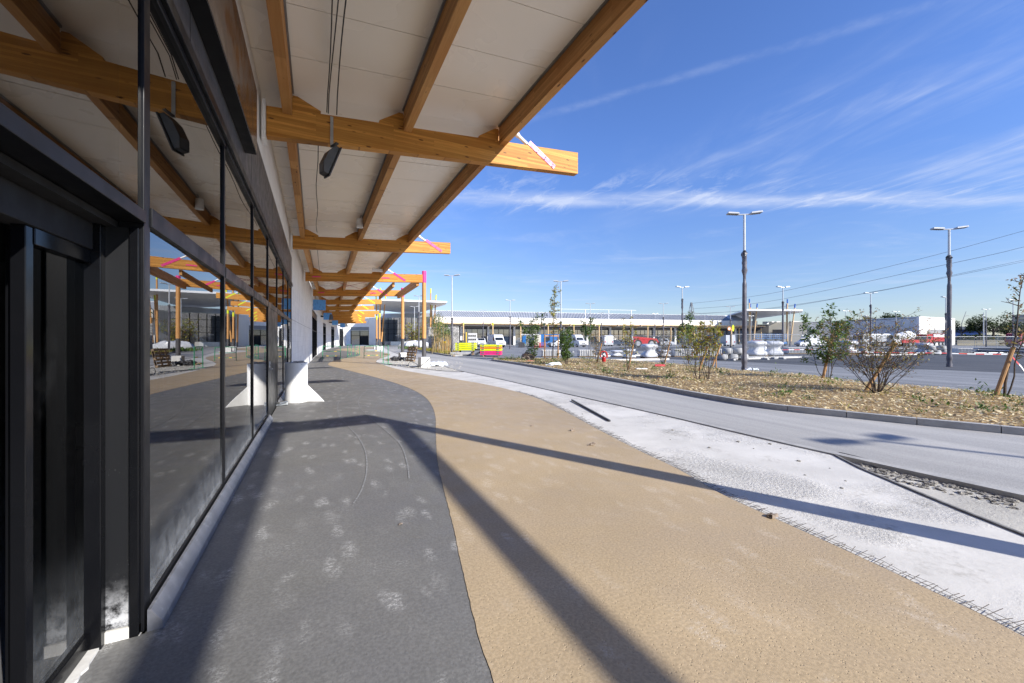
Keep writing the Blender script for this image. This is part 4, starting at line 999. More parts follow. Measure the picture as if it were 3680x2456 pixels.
for i,px in enumerate(cx):
    t=102+27*i/13; c=P(px,t); blue=i>=9
    column('timber_column',f'{"blue" if blue else "yellow"}-capped slim timber column, {words[i]} along the opposite shop row',c,ZT(1158+1.0*i,t),.16,'capblue' if blue else 'lime',.75,group='columns of the opposite shop row',blk=None,sleeve=.9,pole='pole_pale')
# ------------------------------------------------------------------ second entrance, right
E2=thing('entrance_building','second mall entrance with slanted white wing roof and blue-tipped masts, right of the shop row','building',P(2780,135))
wg=[P(2583,160),P(2683,116),P(2885,118),P(2883,124),P(2672,176)]
MB().prism([(p.x,p.y) for p in wg],9.85,10.3).build('wing_roof',MT['wing'],E2,bevel=.1)
wallq(P(2560,138),P(2766,136),-.1,6.6,.5,'dark_front','band',E2); wallq(P(2600,137.3),P(2766,135.4),0,3.6,.1,'glazed_front','farglass',E2)
for px in (2610,2640,2700,2740): 
    c=P(px,135); MB().box((c.x,c.y,1.8),(.1,.1,3.6)).build('mullion',MT['whitem'],E2)
c=P(2607,150); MB().cyl((c.x,c.y,5),(c.x,c.y,9.9),.5,None,12).build('roof_post',MT['midgrey'],E2)
c=P(2709,128); MB().cyl((c.x,c.y,5),(c.x,c.y,9.9),.35,None,12).build('roof_post',MT['midgrey'],E2)
wallq(P(2763,133),P(2900,128),-.1,ZT(1158,131),.5,'cream_wall','cream',E2)
wallq(P(2776,132.2),P(2817,131),.0,ZT(1185,131),.05,'window','band',E2)
for px in (2755,2773,2790): 
    c=P(px,140); MB().box((c.x,c.y,7.3),(2.2,1.5,.9)).build('roof_unit',MT['whitem'],E2)
for a in ((2693,121,2693,1075,121),(2697,122,2697,1092,122),(2707,120,2721.5,1092,120),(2829,120,2829.6,1076,120),(2828,121,2827,1093,121),(2840,119,2857.5,1093,119)):
    mast(E2,*a,'capblue',.2)
# ------------------------------------------------------------------ low grey retail box, right
BX=thing('retail_box','low grey retail box with a white sunlit end wall and dark shop windows','building',P(3300,112))
k0,k1,k2=P(2898,138),P(3303,103),P(3432,112)
wallq(P(2850,131),P(2898,138),-.1,ZT(1156,134),.4,'white_wall','farwhite',BX)
wallq(k0,k1,-.1,7.45,.5,'grey_wall','greybox',BX); wallq(k1,k2,-.1,7.45,.5,'white_wall','farwhite',BX)
o1=Vector((0,-.06,0))
def along(f): return k0.lerp(k1,f)
wallq(along(.10)+o1,along(.93)+o1,0,2.9,.05,'window','farglass',BX); wallq(along(.10)+o1*2,along(.93)+o1*2,2.9,4.0,.08,'sign_band','band',BX)
for f in (.2,.3,.4,.5,.6,.7,.8,.9): 
    c=along(f)+o1*2; MB().box((c.x,c.y,1.45),(.12,.12,2.9)).build('mullion',MT['frame'],BX)
c=along(.915); wallq(along(.89)+o1*4,along(.92)+o1*4,2.9,4.0,.06,'blue_sign','bfilm',BX)
m0=k1.lerp(k2,.22); m1=k1.lerp(k2,.9)
nn=Vector((k2.y-k1.y,-(k2.x-k1.x),0)).normalized()*.08
wallq(m0+nn,m1+nn,2.5,4.2,.05,'sign_band','midgrey',BX); wallq(m0+nn,m1+nn,.9,2.5,.05,'window','farglass',BX); wallq(k1.lerp(k2,.62)+nn*1.5,m1+nn*1.5,3.0,4.1,.05,'sign_box','band',BX)
for f in (.35,.5,.65,.8): c=k1.lerp(k2,f)+nn*1.3; MB().box((c.x,c.y,1.7),(.12,.12,1.6)).build('mullion',MT['frame'],BX)
far=k2+(k0-k1); MB().prism([(p.x,p.y) for p in (k0,k1,k2,far)],7.0,7.2).build('roof',MT['midgrey'],BX)
jn=MB()
for f in (.12,.35,.55,.75): c=along(f)+o1*.4; jn.box((c.x,c.y,5.7),(.05,.04,3.4))
jn.build('panel_joint',MT['midgrey'],BX)
# distant buildings right
fb=thing('far_building','distant long low building with a blue and grey front behind the trees','building',P(3490,175)); wallq(P(3425,175),P(3545,170),0,ZT(1197,172),3,'blue_front','farblue',fb); wallq(P(3425,174.9),P(3545,169.9),ZT(1184,172),ZT(1174,172),4,'parapet','midgrey',fb); wallq(P(3425,176),P(3545,171),ZT(1197,172),ZT(1184,172),4,'upper_wall','farblue',fb)
ft=thing('far_building','small distant grey block above the trees at the right edge','building',P(3700,210)); wallq(P(3664,210),P(3760,205),0,ZT(1130,208),8,'wall','midgrey',ft)
g=MB()
for k in range(4): a_,b_=P(3664,209.8),P(3760,204.8); z=6+k*2.2; g.bar((a_.x,a_.y,z),(b_.x,b_.y,z),.2,1.1)
g.build('window_band',MT['farglass'],ft)
# verge and embankment right of the box
vb=MB(); vp=[P(3440,104),P(3440,128),P(3900,118),P(3900,92)]
vb.hexa([(p.x,p.y,-.1) for p in (vp[0],vp[3],vp[2],vp[1])]+[(vp[0].x,vp[0].y,.05),(vp[3].x,vp[3].y,.05),(vp[2].x,vp[2].y,1.3),(vp[1].x,vp[1].y,1.3)]); struct(vb.build('verge',MT['field']))
vb=MB().prism([(p.x,p.y) for p in (P(3440,128),P(3900,118),P(4000,200),P(3400,200))],1.1,1.3); struct(vb.build('side_road',MT['park']))
# ------------------------------------------------------------------ lamp posts
def lamp_proto():
    L=thing('lamp_post','','lamp post')
    H=8.15
    MB().cyl((0,0,0),(0,0,H-.1),.075,.055,12).build('pole',MT['pole_w'],L,smooth=True)
    MB().cyl((-.34,0,H-.08),(.34,0,H-.08),.035,None,10).build('arm',MT['pole_w'],L,smooth=True)
    for s in (-1,1):
        m=MB(); x0,x1=.28*s,.84*s; zt=H-.03; tl=.05
        xs=sorted((x0,x1))
        za=zt+(tl if s<0 else 0); zb=zt+(0 if s<0 else tl)
        m.hexa([(xs[0],-.17,za-.045),(xs[1],-.17,zb-.045),(xs[1],.17,zb-.045),(xs[0],.17,za-.045),(xs[0]+.03,-.15,za+.045),(xs[1]-.03,-.15,zb+.045),(xs[1]-.03,.15,zb+.045),(xs[0]+.03,.15,za+.045)])
        hd_=m.build('lamp_head',MT['pole_w'],L,bevel=.012)
        g=MB()
        for k in range(6):
            f=.12+.152*k; x=xs[0]+(xs[1]-xs[0])*f; z=za+(zb-za)*f-.055; g.box((x,0,z),(.035,.27,.018))
        g.build('grille',MT['grille'],hd_)
    return L
def wrap_mesh(seed,top):
    rg=random.Random(seed); prof=[]; n=14; k=46; vs=[];fs=[]
    for i in range(k):
        z=top*i/(k-1); r=.115-.02*z/top
        if z>top*.80: r=.085+.03*abs(math.sin(z*9))+rg.random()*.015
        elif z>top*.74: r*=.72
        elif z<.75: r=.10+.035*abs(math.sin(z*8+1))
        elif z<.95: r=.10
        for j in range(n):
            a=2*math.pi*j/n; rr=r*(1+.16*noise.noise(Vector((math.cos(a)*1.3,math.sin(a)*1.3,z*.55+seed*7)))+.07*math.sin(a*3+z*1.7+seed)+(.10*math.sin(a*2+z*14) if z>top*.8 else 0))
            vs.append((rr*math.cos(a),rr*math.sin(a),z))
    for i in range(k-1):
        for j in range(n):
            j2=(j+1)%n; fs.append((i*n+j,i*n+j2,(i+1)*n+j2,(i+1)*n+j))
    fs.append(tuple((k-1)*n+j for j in range(n)))
    m=MB(); m.add(vs,fs); return m
LP0=lamp_proto()
WR=[]
TOPW=6.0
for s in range(3):
    w=wrap_mesh(s+1,TOPW).build('plastic_wrap',MT['wrap'],None,smooth=True,ang=80)
    kt=MB()
    kt.blob((0,0,TOPW*.985),(.13,.13,.15),s*5,.7,11,9)
    kn=kt.build('knot',MT['wrapd'],w,smooth=True); WR.append((w,kn))
# px, t, wrapped, label
lamps=[(2675,20.8,1,'tall plastic-wrapped lamp post at the back edge of the bed, litter at its foot'),
(3411,23.6,1,'tall wrapped lamp post standing alone on the dark asphalt right of the big bare shrub'),
(1624.5,41.5,1,'lamp post with wrapped foot beside the bamboo clump and yellow formwork panels'),
(1505.5,60,1,'lamp post with twisted wrap between the two pink-capped columns, before the dark entrance'),
(1489.5,80,0,'smaller lamp post just left of the wrapped one, against the dark glazed entrance'),
(1736.3,90,1,'small far lamp post between the second and third yellow-capped columns'),
(1833.3,67,1,'wrapped lamp post on the lot, right of the high white van'),
(2016,45,1,'lamp post rising behind the staked sapling and its yellow leaves'),
(1955.6,97,1,'small far lamp post left of the staked sapling, against the metal roof'),
(2121.6,73,1,'wrapped lamp post left of the white van seen from behind'),
(2161.5,97,1,'small far lamp post under the white guard rail on the roof'),
(2452,50,1,'lamp post with thin knotted wrap, right of the red telehandler and the white pickup'),
(2384,73,1,'lamp post behind the white pickup, right of the last yellow-capped column'),
(2353.8,102,1,'tiny far lamp post right of the red telehandler, against the shop row roof'),
(2533,108,1,'tiny far lamp post left of the slanted wing roof tip, above the yellow shrub'),
(2625,80,1,'plain-looking lamp post beside the orange disc sign'),
(2813.5,50,1,'wrapped lamp post behind the film-wrapped pallets, in front of the right wing roof'),
(2699,112,0,'tiny far lamp post among the left blue-tipped masts'),
(2839.5,90,1,'small lamp post among the right blue-tipped masts, right of a wrapped one'),
(3039,92,1,'lamp post beside the white truck cab, right of the leafy green shrub'),
(2885.5,114,1,'tiny far lamp post over the small white van, at the corner of the grey box'),
(3129,56.5,1,'wrapped lamp post over the white box truck, left of the big bare shrub'),
(3220,94,1,'small far lamp post behind the top of the big bare shrub'),
(3399,62,1,'lamp post close behind the tall wrapped one by the red dump truck'),
(3544,87,1,'lamp post among the trees right of the white end wall'),
(3641,66,1,'lamp post near the right edge behind the sapling and the leaning stake')]
for i,(px,t,wr,lb) in enumerate(lamps):
    c=P(px,t,ROAD+(.1 if px<1700 and t<50 else 0)); o=place(LP0,i==0,c,RZ(0)+rng.uniform(-.25,.25),lb,'double-headed lamp posts on the lot')
    if i==0: o.rotation_euler=(0,0,RZ(-8))
    if wr:
        w,kn=WR[i%3]
        if i>=3: 
            w2=w.copy(); COL.objects.link(w2); k2=kn.copy(); COL.objects.link(k2); k2.parent=w2
        else: w2=w
        w2.parent=o; w2.location=(0,0,.01); w2.scale=(1,1,{1624.5:3.7,1833.3:5.4,2016:3.6,2452:6.6,2813.5:6.3,3129:6.4,2675:6.1,3411:6.5}.get(px,5.6)/TOPW); KIDS.setdefault(o.name,[])
LP0['label']=lamps[0][3]
KIDS[LP0.name]=[k for k in KIDS[LP0.name] if not k.name.startswith('plastic')]
s1=P(3115,110,ROAD); sl1=thing('street_lamp','slim single-headed white lamp post before the grey box wall, left of the wrapped one','lamp post',s1); MB().cyl(s1,s1+Vector((0,0,8)),.13,.1,8).build('pole',MT['pole_w'],sl1); MB().box(s1+Vector((-.3,0,8)),(1.4,.4,.2)).build('lamp_head',MT['pole_w'],sl1)
s1=P(3452,140,1.3); sl1=thing('street_lamp','slender leaning street lamp with a bent arm beyond the white end wall','lamp post',s1); tp=P(3472,140,ZT(1120,140)); MB().tube([s1,s1+(tp-s1)*.6+RGT*-.7,tp],[.12,.09,.06],8).build('pole',MT['midgrey'],sl1); m_=P(3462,140,ZT(1140,140)); MB().tube([m_,m_+RGT*1.2+Vector((0,0,.5)),m_+RGT*2.0+Vector((0,0,.4))],.07,6).build('arm',MT['midgrey'],sl1)
s1=P(3535,100,.3); sl1=thing('street_lamp','plain pale pole standing just left of a double-headed lamp among the trees','lamp post',s1); MB().cyl(s1,(s1.x,s1.y,ZT(1124,100)),.12,.08,8).build('pole',MT['pole_w'],sl1); MB().box((s1.x-.4,s1.y,ZT(1136,100)),(1.0,.25,.15)).build('lamp_head',MT['pole_w'],sl1)
# lamp out of frame at the right whose shadow falls on the lane
hx=G(3118,1582,ROAD); zb=Vector((hx.x,hx.y,0))-SDIR*(8.1/math.tan(SUN_EL))
o=copy_tree(LP0); o.location=(zb.x,zb.y,ROAD); o.rotation_euler=(0,0,RZ(15)); o['label']='lamp post standing outside the right edge, casting the twin-headed shadow on the lane'; o['group']='double-headed lamp posts on the lot'
# ------------------------------------------------------------------ pylon and lines
py=P(2484.5,420); zt=ZT(1088,420); pb=MB(); W0=5.2
lv=[(0,5.5),(8,4.4),(16,3.4),(24,2.4),(32,1.5),(zt,.5)]
for (z0,w0),(z1,w1) in zip(lv,lv[1:]):
    cs0=[py+Vector((sx*w0,sy*w0,z0)) for sx,sy in ((-1,-1),(1,-1),(1,1),(-1,1))]; cs1=[py+Vector((sx*w1,sy*w1,z1)) for sx,sy in ((-1,-1),(1,-1),(1,1),(-1,1))]
    for k in range(4):
        pb.bar(cs0[k],cs1[k],.4,.4); pb.bar(cs0[k],cs1[(k+1)%4],.22,.22); pb.bar(cs1[k],cs0[(k+1)%4],.22,.22); pb.bar(cs1[k],cs1[(k+1)%4],.25,.25)
for z_,L_ in ((ZT(1127,420),9),(ZT(1110,420),3.2)):
    for s in (-1,1):
        if z_>30 and s<0: continue
        pb.bar(py+Vector((0,0,z_+1.2)),py+RGT*(s*L_)+Vector((0,0,z_-.3)),.3,.3); pb.bar(py+Vector((0,0,z_-1)),py+RGT*(s*L_)+Vector((0,0,z_-.3)),.25,.25)
tag(pb.build('pylon',MT['midgrey']),'distant lattice electricity pylon rising behind the shop row roof','pylon')
for k,(pts,lb) in enumerate((([(2486,1091),(2750,1059),(3230,950),(3680,830),(3900,765)],'highest power line crossing the sky at the right'),([(2495,1110),(2750,1086),(3406,950),(3680,888),(3900,836)],'middle power line crossing the sky at the right'),([(2510,1129),(2750,1110),(3128,1052),(3450,988),(3680,941),(3900,896)],'lower power line of the close pair'),([(2470,1129),(2750,1112.5),(3128,1051),(3450,984),(3680,935),(3900,888)],'upper power line of the close pair'))):
    w=[]
    for px,py_ in pts:
        f=(px-2490)/1190; t=1/((1-f)/420+f/135); w.append(P(px,t,ZT(py_,t)))
    tag(MB().tube(smooth_line(w,6),[.11*(.35+.65*(1-i/24)) if i<24 else .04 for i in range(len(smooth_line(w,6)))],4).build('power_line',MT['midgrey']),lb,'power line',group='power lines')
# ------------------------------------------------------------------ plants
def plant(name,label,base,h,w,stems,nleaf,ls,leafm,seed,group=None,cat='shrub',up=.55,low=.15,spread=.12,bark='bark',rad=.012,twigs=7,wide=.42,trunk=False,lean=(0,0)):
    rg=random.Random(seed); root=thing(name,label,cat,base,0,group); base=Vector(base); nleaf=int(nleaf*1.7); ls*=1.22; twigs+=4
    sm=MB(); lm=MB(); tips=[]
    for s in range(stems):
        a=6.28*s/stems+rg.uniform(-.5,.5); hh=h*rg.uniform(.72,1.0) if s else h
        o=w*.5*rg.uniform(.3,1.0) if s else w*.08
        p0=base+Vector((math.cos(a)*spread*rg.random(),math.sin(a)*spread*rg.random(),-.03)); pts=[]
        bend=rg.uniform(.7,1.5)
        for k in range(9):
            f=k/8; e=f**bend
            pts.append(p0+Vector((math.cos(a)*o*e+lean[0]*f+.035*h*noise.noise(Vector((f*3,s*5+seed,1))),math.sin(a)*o*e+lean[1]*f+.035*h*noise.noise(Vector((f*3,s*5+seed,7))),hh*f)))
        r0=rad*(1.6 if s==0 else 1); sm.tube(pts,[r0*(1-.82*k/8) for k in range(9)],6)
        for j in range(twigs):
            f=low+(1-low)*((j+rg.random())/twigs); i=min(7,int(f*8)); q=pts[i].lerp(pts[i+1],f*8-i)
            aa=rg.uniform(0,6.28); L=w*wide*(1.12-f*.75)*rg.uniform(.5,1.1)
            d=Vector((math.cos(aa),math.sin(aa),up*rg.uniform(.3,1.6))).normalized()
            tp=[q,q+d*L*.5+Vector((0,0,.03*L)),q+d*L+Vector((0,0,.05*L*rg.uniform(-1,2)))]
            sm.tube(tp,[r0*.38,r0*.28,r0*.14],4); tips.append(tp)
            if rg.random()<.7:
                d2=(d+Vector((rg.uniform(-.8,.8),rg.uniform(-.8,.8),rg.uniform(-.2,.6)))).normalized(); t2=[tp[1],tp[1]+d2*L*.28,tp[1]+d2*L*.55]; sm.tube(t2,[r0*.25,r0*.2,r0*.1],3); tips.append(t2)
        tips.append(pts[5:8]); tips.append(pts[6:9])
    for k in range(nleaf):
        tp=tips[rg.randrange(len(tips))]; f=rg.random()**.7; q=tp[0].lerp(tp[1],f*2) if f<.5 else tp[1].lerp(tp[2],f*2-1)
        q=q+Vector((rg.gauss(0,1),rg.gauss(0,1),rg.gauss(0,1)))*ls*.35
        d=Vector((rg.gauss(0,1),rg.gauss(0,1),rg.gauss(.1,.7))); n=Vector((rg.gauss(0,.8),rg.gauss(0,.8),1))
        leafquad(lm,q,d,n,ls*rg.uniform(.6,1.2),ls*rg.uniform(.3,.5))
    sm.build('trunk' if trunk else 'stems',MT[bark],root,smooth=True); lm.build('leaves',MT[leafm],root)
    return root
def stake(label,p0,p1,r=.035):
    o=MB().cyl(p0,p1,r,r*.95,10).build('wooden_stake',MT['stake'],smooth=True); tag(o,label,'stake',group='wooden tree stakes'); return o
def bedp(px,py): return G(px,py,ROAD+.13)
def at_t(base,px,py): # point seen at px,py at the same range as base
    t=base.dot(FWD); return P(px,t,ZT(py,t))
GRP='young shrubs in the wood chip bed'
b=bedp(1916,1295); plant('shrub','small feathery green shrub beside the brown rock at the near tip of the bed',b,1.9,1.1,4,420,.13,'leaf',11,GRP,up=.3)
b2=bedp(1930,1293); plant('shrub','tall thin feathery shrub with bare lower stems, left of the staked sapling',b2+Vector((.5,1.5,0)),3.4,2.2,5,420,.16,'leaf',12,GRP,low=.6,up=.3)
b=bedp(1983,1292); plant('sapling','tall sapling with sparse yellowing leaves, tied between two wooden stakes',b,5.3,2.0,1,380,.14,'leafy',13,None,'tree',low=.35,twigs=22,rad=.03,trunk=True,wide=.5)
for px,s in ((1957.5,'left'),(2005.5,'right')):
    q=bedp(px,1292 if s=='left' else 1290); stake(f'upright wooden stake, {s} one of the pair framing the tall sapling',q,q+Vector((0,0,1.85)),.05)
qa=bedp(1957.5,1292); qb=bedp(2005.5,1290); tag(MB().bar(qa+Vector((0,0,1.75)),qb+Vector((0,0,1.75)),.04,.1).build('stake_crossbar',MT['stake']),'horizontal wooden rail joining the two upright stakes of the tall sapling','stake')
b=bedp(2033,1309); plant('shrub','dense bushy green shrub of conical shape, right of the two upright stakes',b,2.25,1.25,7,2600,.085,'leaf',14,GRP,low=.1,twigs=9)
b=bedp(2145,1306); plant('shrub','twiggy brownish shrub immediately left of the red hydrant',b,2.2,1.1,8,330,.07,'leafd',15,GRP,twigs=8)
b2=b+Vector((1.2,2.5,0)); plant('shrub','feathery green shrub top behind the red hydrant',b2,2.9,1.3,3,350,.14,'leaf',25,GRP,low=.7,up=.3)
bs=b; stake('short leaning stake in the brownish shrub by the red hydrant',bs,at_t(bs,2163,1233),.035)
b=bedp(2257,1333); plant('shrub','slender shrub with yellow-green leaves and a leaning stake, in front of the red telehandler',b,2.6,1.0,6,420,.075,'leafy',16,GRP,low=.3); stake('leaning stake in the slender shrub before the red telehandler',bedp(2259,1326),at_t(bedp(2259,1326),2276,1238),.035)
b=bedp(2383,1309); plant('shrub','small half-bare shrub with a leaning stake, in front of the white pickup',b,2.0,1.25,8,320,.07,'leafd',17,GRP); stake('leaning stake in the small half-bare shrub before the white pickup',bedp(2390,1303),at_t(bedp(2390,1303),2409,1222),.04)
b=bedp(2507,1361); plant('shrub','open shrub with yellow and reddish leaves at its top, left of a close pair',b,2.05,1.7,8,620,.075,'leafy',18,GRP,low=.3); stake('thick leaning stake in the left shrub of the yellow-leaved pair',bedp(2511,1335),at_t(bedp(2511,1335),2544,1244),.045)
b=bedp(2542,1362); plant('shrub','bright yellow-green shrub, right of a close pair',b,2.2,1.3,6,780,.075,'leafy',19,GRP,low=.45); stake('thick leaning stake in the right shrub of the yellow-leaved pair',bedp(2560,1318),at_t(bedp(2560,1318),2590,1238),.045)
stake('short upright stake behind the yellow-leaved pair',bedp(2574,1327),at_t(bedp(2574,1327),2573,1282),.03)
b=bedp(2640,1320); plant('shrub','feathery dark green shrub behind the yellow-green one',b+Vector((0,3,0)),3.0,2.2,3,330,.15,'leaf',20,GRP,low=.65,up=.25)
b=bedp(2975,1362); plant('shrub','leafy glossy green shrub on several stems, left of the big bare one',b,2.75,1.5,5,1150,.115,'leaf',21,GRP,low=.22,up=.7,twigs=11); stake('leaning stake in the leafy green shrub',bedp(2957,1362),at_t(bedp(2957,1362),2995,1190),.05)
b=bedp(3152,1411); plant('shrub','big wide twiggy shrub, almost bare with curled brown leaves',b,2.2,2.9,22,1700,.055,'leafd',22,GRP,low=.2,up=.6,twigs=12,wide=.36,rad=.011); stake('thick stake leaning right through the big bare shrub',bedp(3112,1404),at_t(bedp(3112,1404),3220,1232),.05)
b=bedp(3614,1432); plant('sapling','thin crooked sapling with a few withered leaves at the right edge',b,3.2,1.3,2,130,.08,'leafd',23,None,'tree',low=.4,twigs=13,rad=.02,trunk=True,lean=(.45,-.25)); stake('thick stake leaning right beside the crooked sapling at the right edge',bedp(3576,1430),at_t(bedp(3576,1430),3641,1250),.048)
# bamboo and grass on the small left bed
LB=[(1459.6,1253),(1480,1254),(1510.6,1263),(1549,1270),(1591.5,1277.7),(1628.7,1282),(1668,1278),(1640,1272),(1630,1264),(1560,1256),(1500,1250)]
lb=[G(x,y,ROAD) for x,y in LB]
struct(MB().prism([(p.x,p.y) for p in lb],ROAD,ROAD+.10).build('left_bed',MT['soil']))
kb=MB(); kf=resample(smooth_line(lb[:7],4),40); ribbon(kb,offset_line(kf,-.25),kf,-.05,ROAD+.13); struct(kb.build('left_bed_kerb',MT['kerb']))
gm=MB(); rg=random.Random(8)
for k in range(2600):
    f=rg.random(); i=int(f*38); p=kf[i].lerp(G(1480+150*f,1254+12*f,ROAD),rg.random()); h_=rg.uniform(.1,.45)
    a=rg.uniform(0,6.28); d=Vector((math.cos(a)*.35,math.sin(a)*.35,1)); leafquad(gm,Vector((p.x,p.y,ROAD+.1)),d,Vector((math.sin(a),-math.cos(a),0)),h_,.03)
tag(gm.build('tufted_grass',MT['leafy']),'rough green grass on the small bed with the bamboo','grass',kind='stuff')
bm=thing('bamboo_clump','clump of bare dry bamboo canes with green tops beside the wrapped lamp post','plant',P(1575,48)); cn=MB(); lf=MB()
for k in range(75):
    px=rg.uniform(1552,1622); t=rg.uniform(44,52); p=P(px,t,ROAD+.05); h_=rg.uniform(2.0,4.6) if px<1600 else rg.uniform(1.8,3.2); q=p+Vector((rg.gauss(0,.35),rg.gauss(0,.35),h_)); cn.tube([p,p.lerp(q,.5)+Vector((rg.gauss(0,.08),0,0)),q],[.035,.028,.012],4)
    if h_>2.6:
        for j in range(34): 
            c=p.lerp(q,rg.uniform(.62,1.02))+Vector((rg.gauss(0,.35),rg.gauss(0,.35),rg.gauss(0,.2))); leafquad(lf,c,Vector((rg.gauss(0,1),rg.gauss(0,1),rg.gauss(-.2,.5))),Vector((rg.gauss(0,.5),rg.gauss(0,.5),1)),.26,.09)
cn.build('canes',MT['bamboo'],bm); lf.build('leaves',MT['leaf'],bm)
for px,py0,py1 in ((1589.5,1262,1221),(1592,1260,1224),(1601.5,1262,1223),(1612,1262,1221),(1571,1258,1214)):
    p=P(px,48,ROAD); stake(f'thin upright stake among the bamboo canes, {["carrying the small yellow sign","behind the small yellow sign","right of the small yellow sign","rightmost by the wrapped lamp post","leftmost, taller than the canes beside it"][[1589.5,1592,1601.5,1612,1571].index(px)]}',p,P(px,48,ZT(py1,48)),.06)
p=P(1596,47.6); sg=thing('small_sign','small yellow sign with a blue top on a stake among the bamboo','sign',(p.x,p.y,ZT(1234,48))); MB().box((p.x,p.y,ZT(1230,47.6)),(.36,.03,.3),RZ(0)).build('yellow_panel',MT['yellow'],sg); MB().box((p.x,p.y,ZT(1224,47.6)),(.36,.03,.16),RZ(0)).build('blue_panel',MT['bluep'],sg)
p=P(1490,72); plant('shrub','leafless bushy growth with white bags at its foot, between the two pink-capped columns',p,4.5,4.5,14,700,.22,'leafy',31,None,low=.2,rad=.03)
p=P(1475,62); m=MB()
for k in range(160): a=rg.uniform(0,6.28); leafquad(m,p+Vector((rg.gauss(0,.7),rg.gauss(0,.5),.1)),Vector((math.cos(a)*.6,math.sin(a)*.6,.9)),Vector((0,1,0)),rg.uniform(.3,.8),.1)
tag(m.build('grass_tuft',MT['leaf']),'tuft of long green grass right of the farther pink-capped column','grass',kind='stuff')
for k,(px,w_,lb_) in enumerate(((1482,1.3,'white bag heap left of the wrapped lamp post, in front of the entrance'),(1515,1.6,'white rubble bags right of the wrapped lamp post by the stone wall'))):
    p=P(px,66); tag(MB().blob((p.x,p.y,.5),(w_,.8,.9),k+3,.4,12,8).build('bag_heap',MT['film'],smooth=True),lb_,'bags')
# distant trees
def tree(label,px,t,pyt,wpx,seed,z0=0):
    rg=random.Random(seed); base=P(px,t,z0); H=ZT(pyt,t)-z0; Wd=wpx*t/FOC; root=thing('tree',label,'tree',base,0,'trees behind the site')
    tm=MB(); tm.tube([base,base+Vector((.1,0,H*.3)),base+Vector((-.1,.1,H*.6))],[.035*H,.028*H,.012*H],7); lm=MB(); cl=[]
    for k in range(10):
        a=rg.uniform(0,6.28); q=base+Vector((math.cos(a)*Wd*.33*rg.random()**.5,math.sin(a)*Wd*.33,H*rg.uniform(.45,.82))); tm.tube([base+Vector((0,0,H*.3)),q],[.014*H,.005*H],4); cl.append((q,rg.uniform(.14,.26)*Wd))
    tm.build('trunk',MT['bark'],root)
    for k in range(1500):
        q,r=cl[rg.randrange(10)]; d=Vector((rg.gauss(0,1),rg.gauss(0,1),rg.gauss(0,.8))).normalized()*r*rg.random()**.4
        c=q+d; leafquad(lm,c,Vector((rg.gauss(0,1),rg.gauss(0,1),rg.gauss(0,.6))),Vector((rg.gauss(0,.6),rg.gauss(0,.6),1)),.055*H*rg.uniform(.7,1.3),.035*H)
    lm.build('crown',MT['leaft'],root); return root
for a in (('dark round tree above the roof of the grey box, left part',3085,150,1134,75,41,0),('broad tree above the roof of the grey box, biggest of that group',3150,150,1118,95,42,0),('lighter tree above the grey box roof, behind the bare shrub top',3225,160,1112,80,43,0),('low tree top just left of the white end wall above the roof',3315,155,1128,70,44,0),('pale green tree right of the white end wall',3455,140,1138,75,45,1),('large dark tree among the lamp posts right of the white end wall',3570,135,1120,120,46,1),('dark bushy tree left of the large one',3520,138,1145,60,47,1),('tree at the right edge in front of the small grey block',3660,140,1150,90,48,1),('low tree between the large dark tree and the right edge',3618,142,1150,60,49,1)): tree(*a)
hb=MB(); rg=random.Random(77)
for k in range(2600):
    px=rg.uniform(3430,3760); t=rg.uniform(140,150); p=P(px,t,1.2); h_=(1.5+2.2*noise.noise(Vector((px*.02,0,0))))*rg.random(); leafquad(hb,p+Vector((0,0,max(.1,h_))),Vector((rg.gauss(0,1),rg.gauss(0,1),.6)),Vector((0,0,1)),.9,.5)
tag(hb.build('hedge',MT['leaft']),'low dark hedge along the side road at the right','hedge')

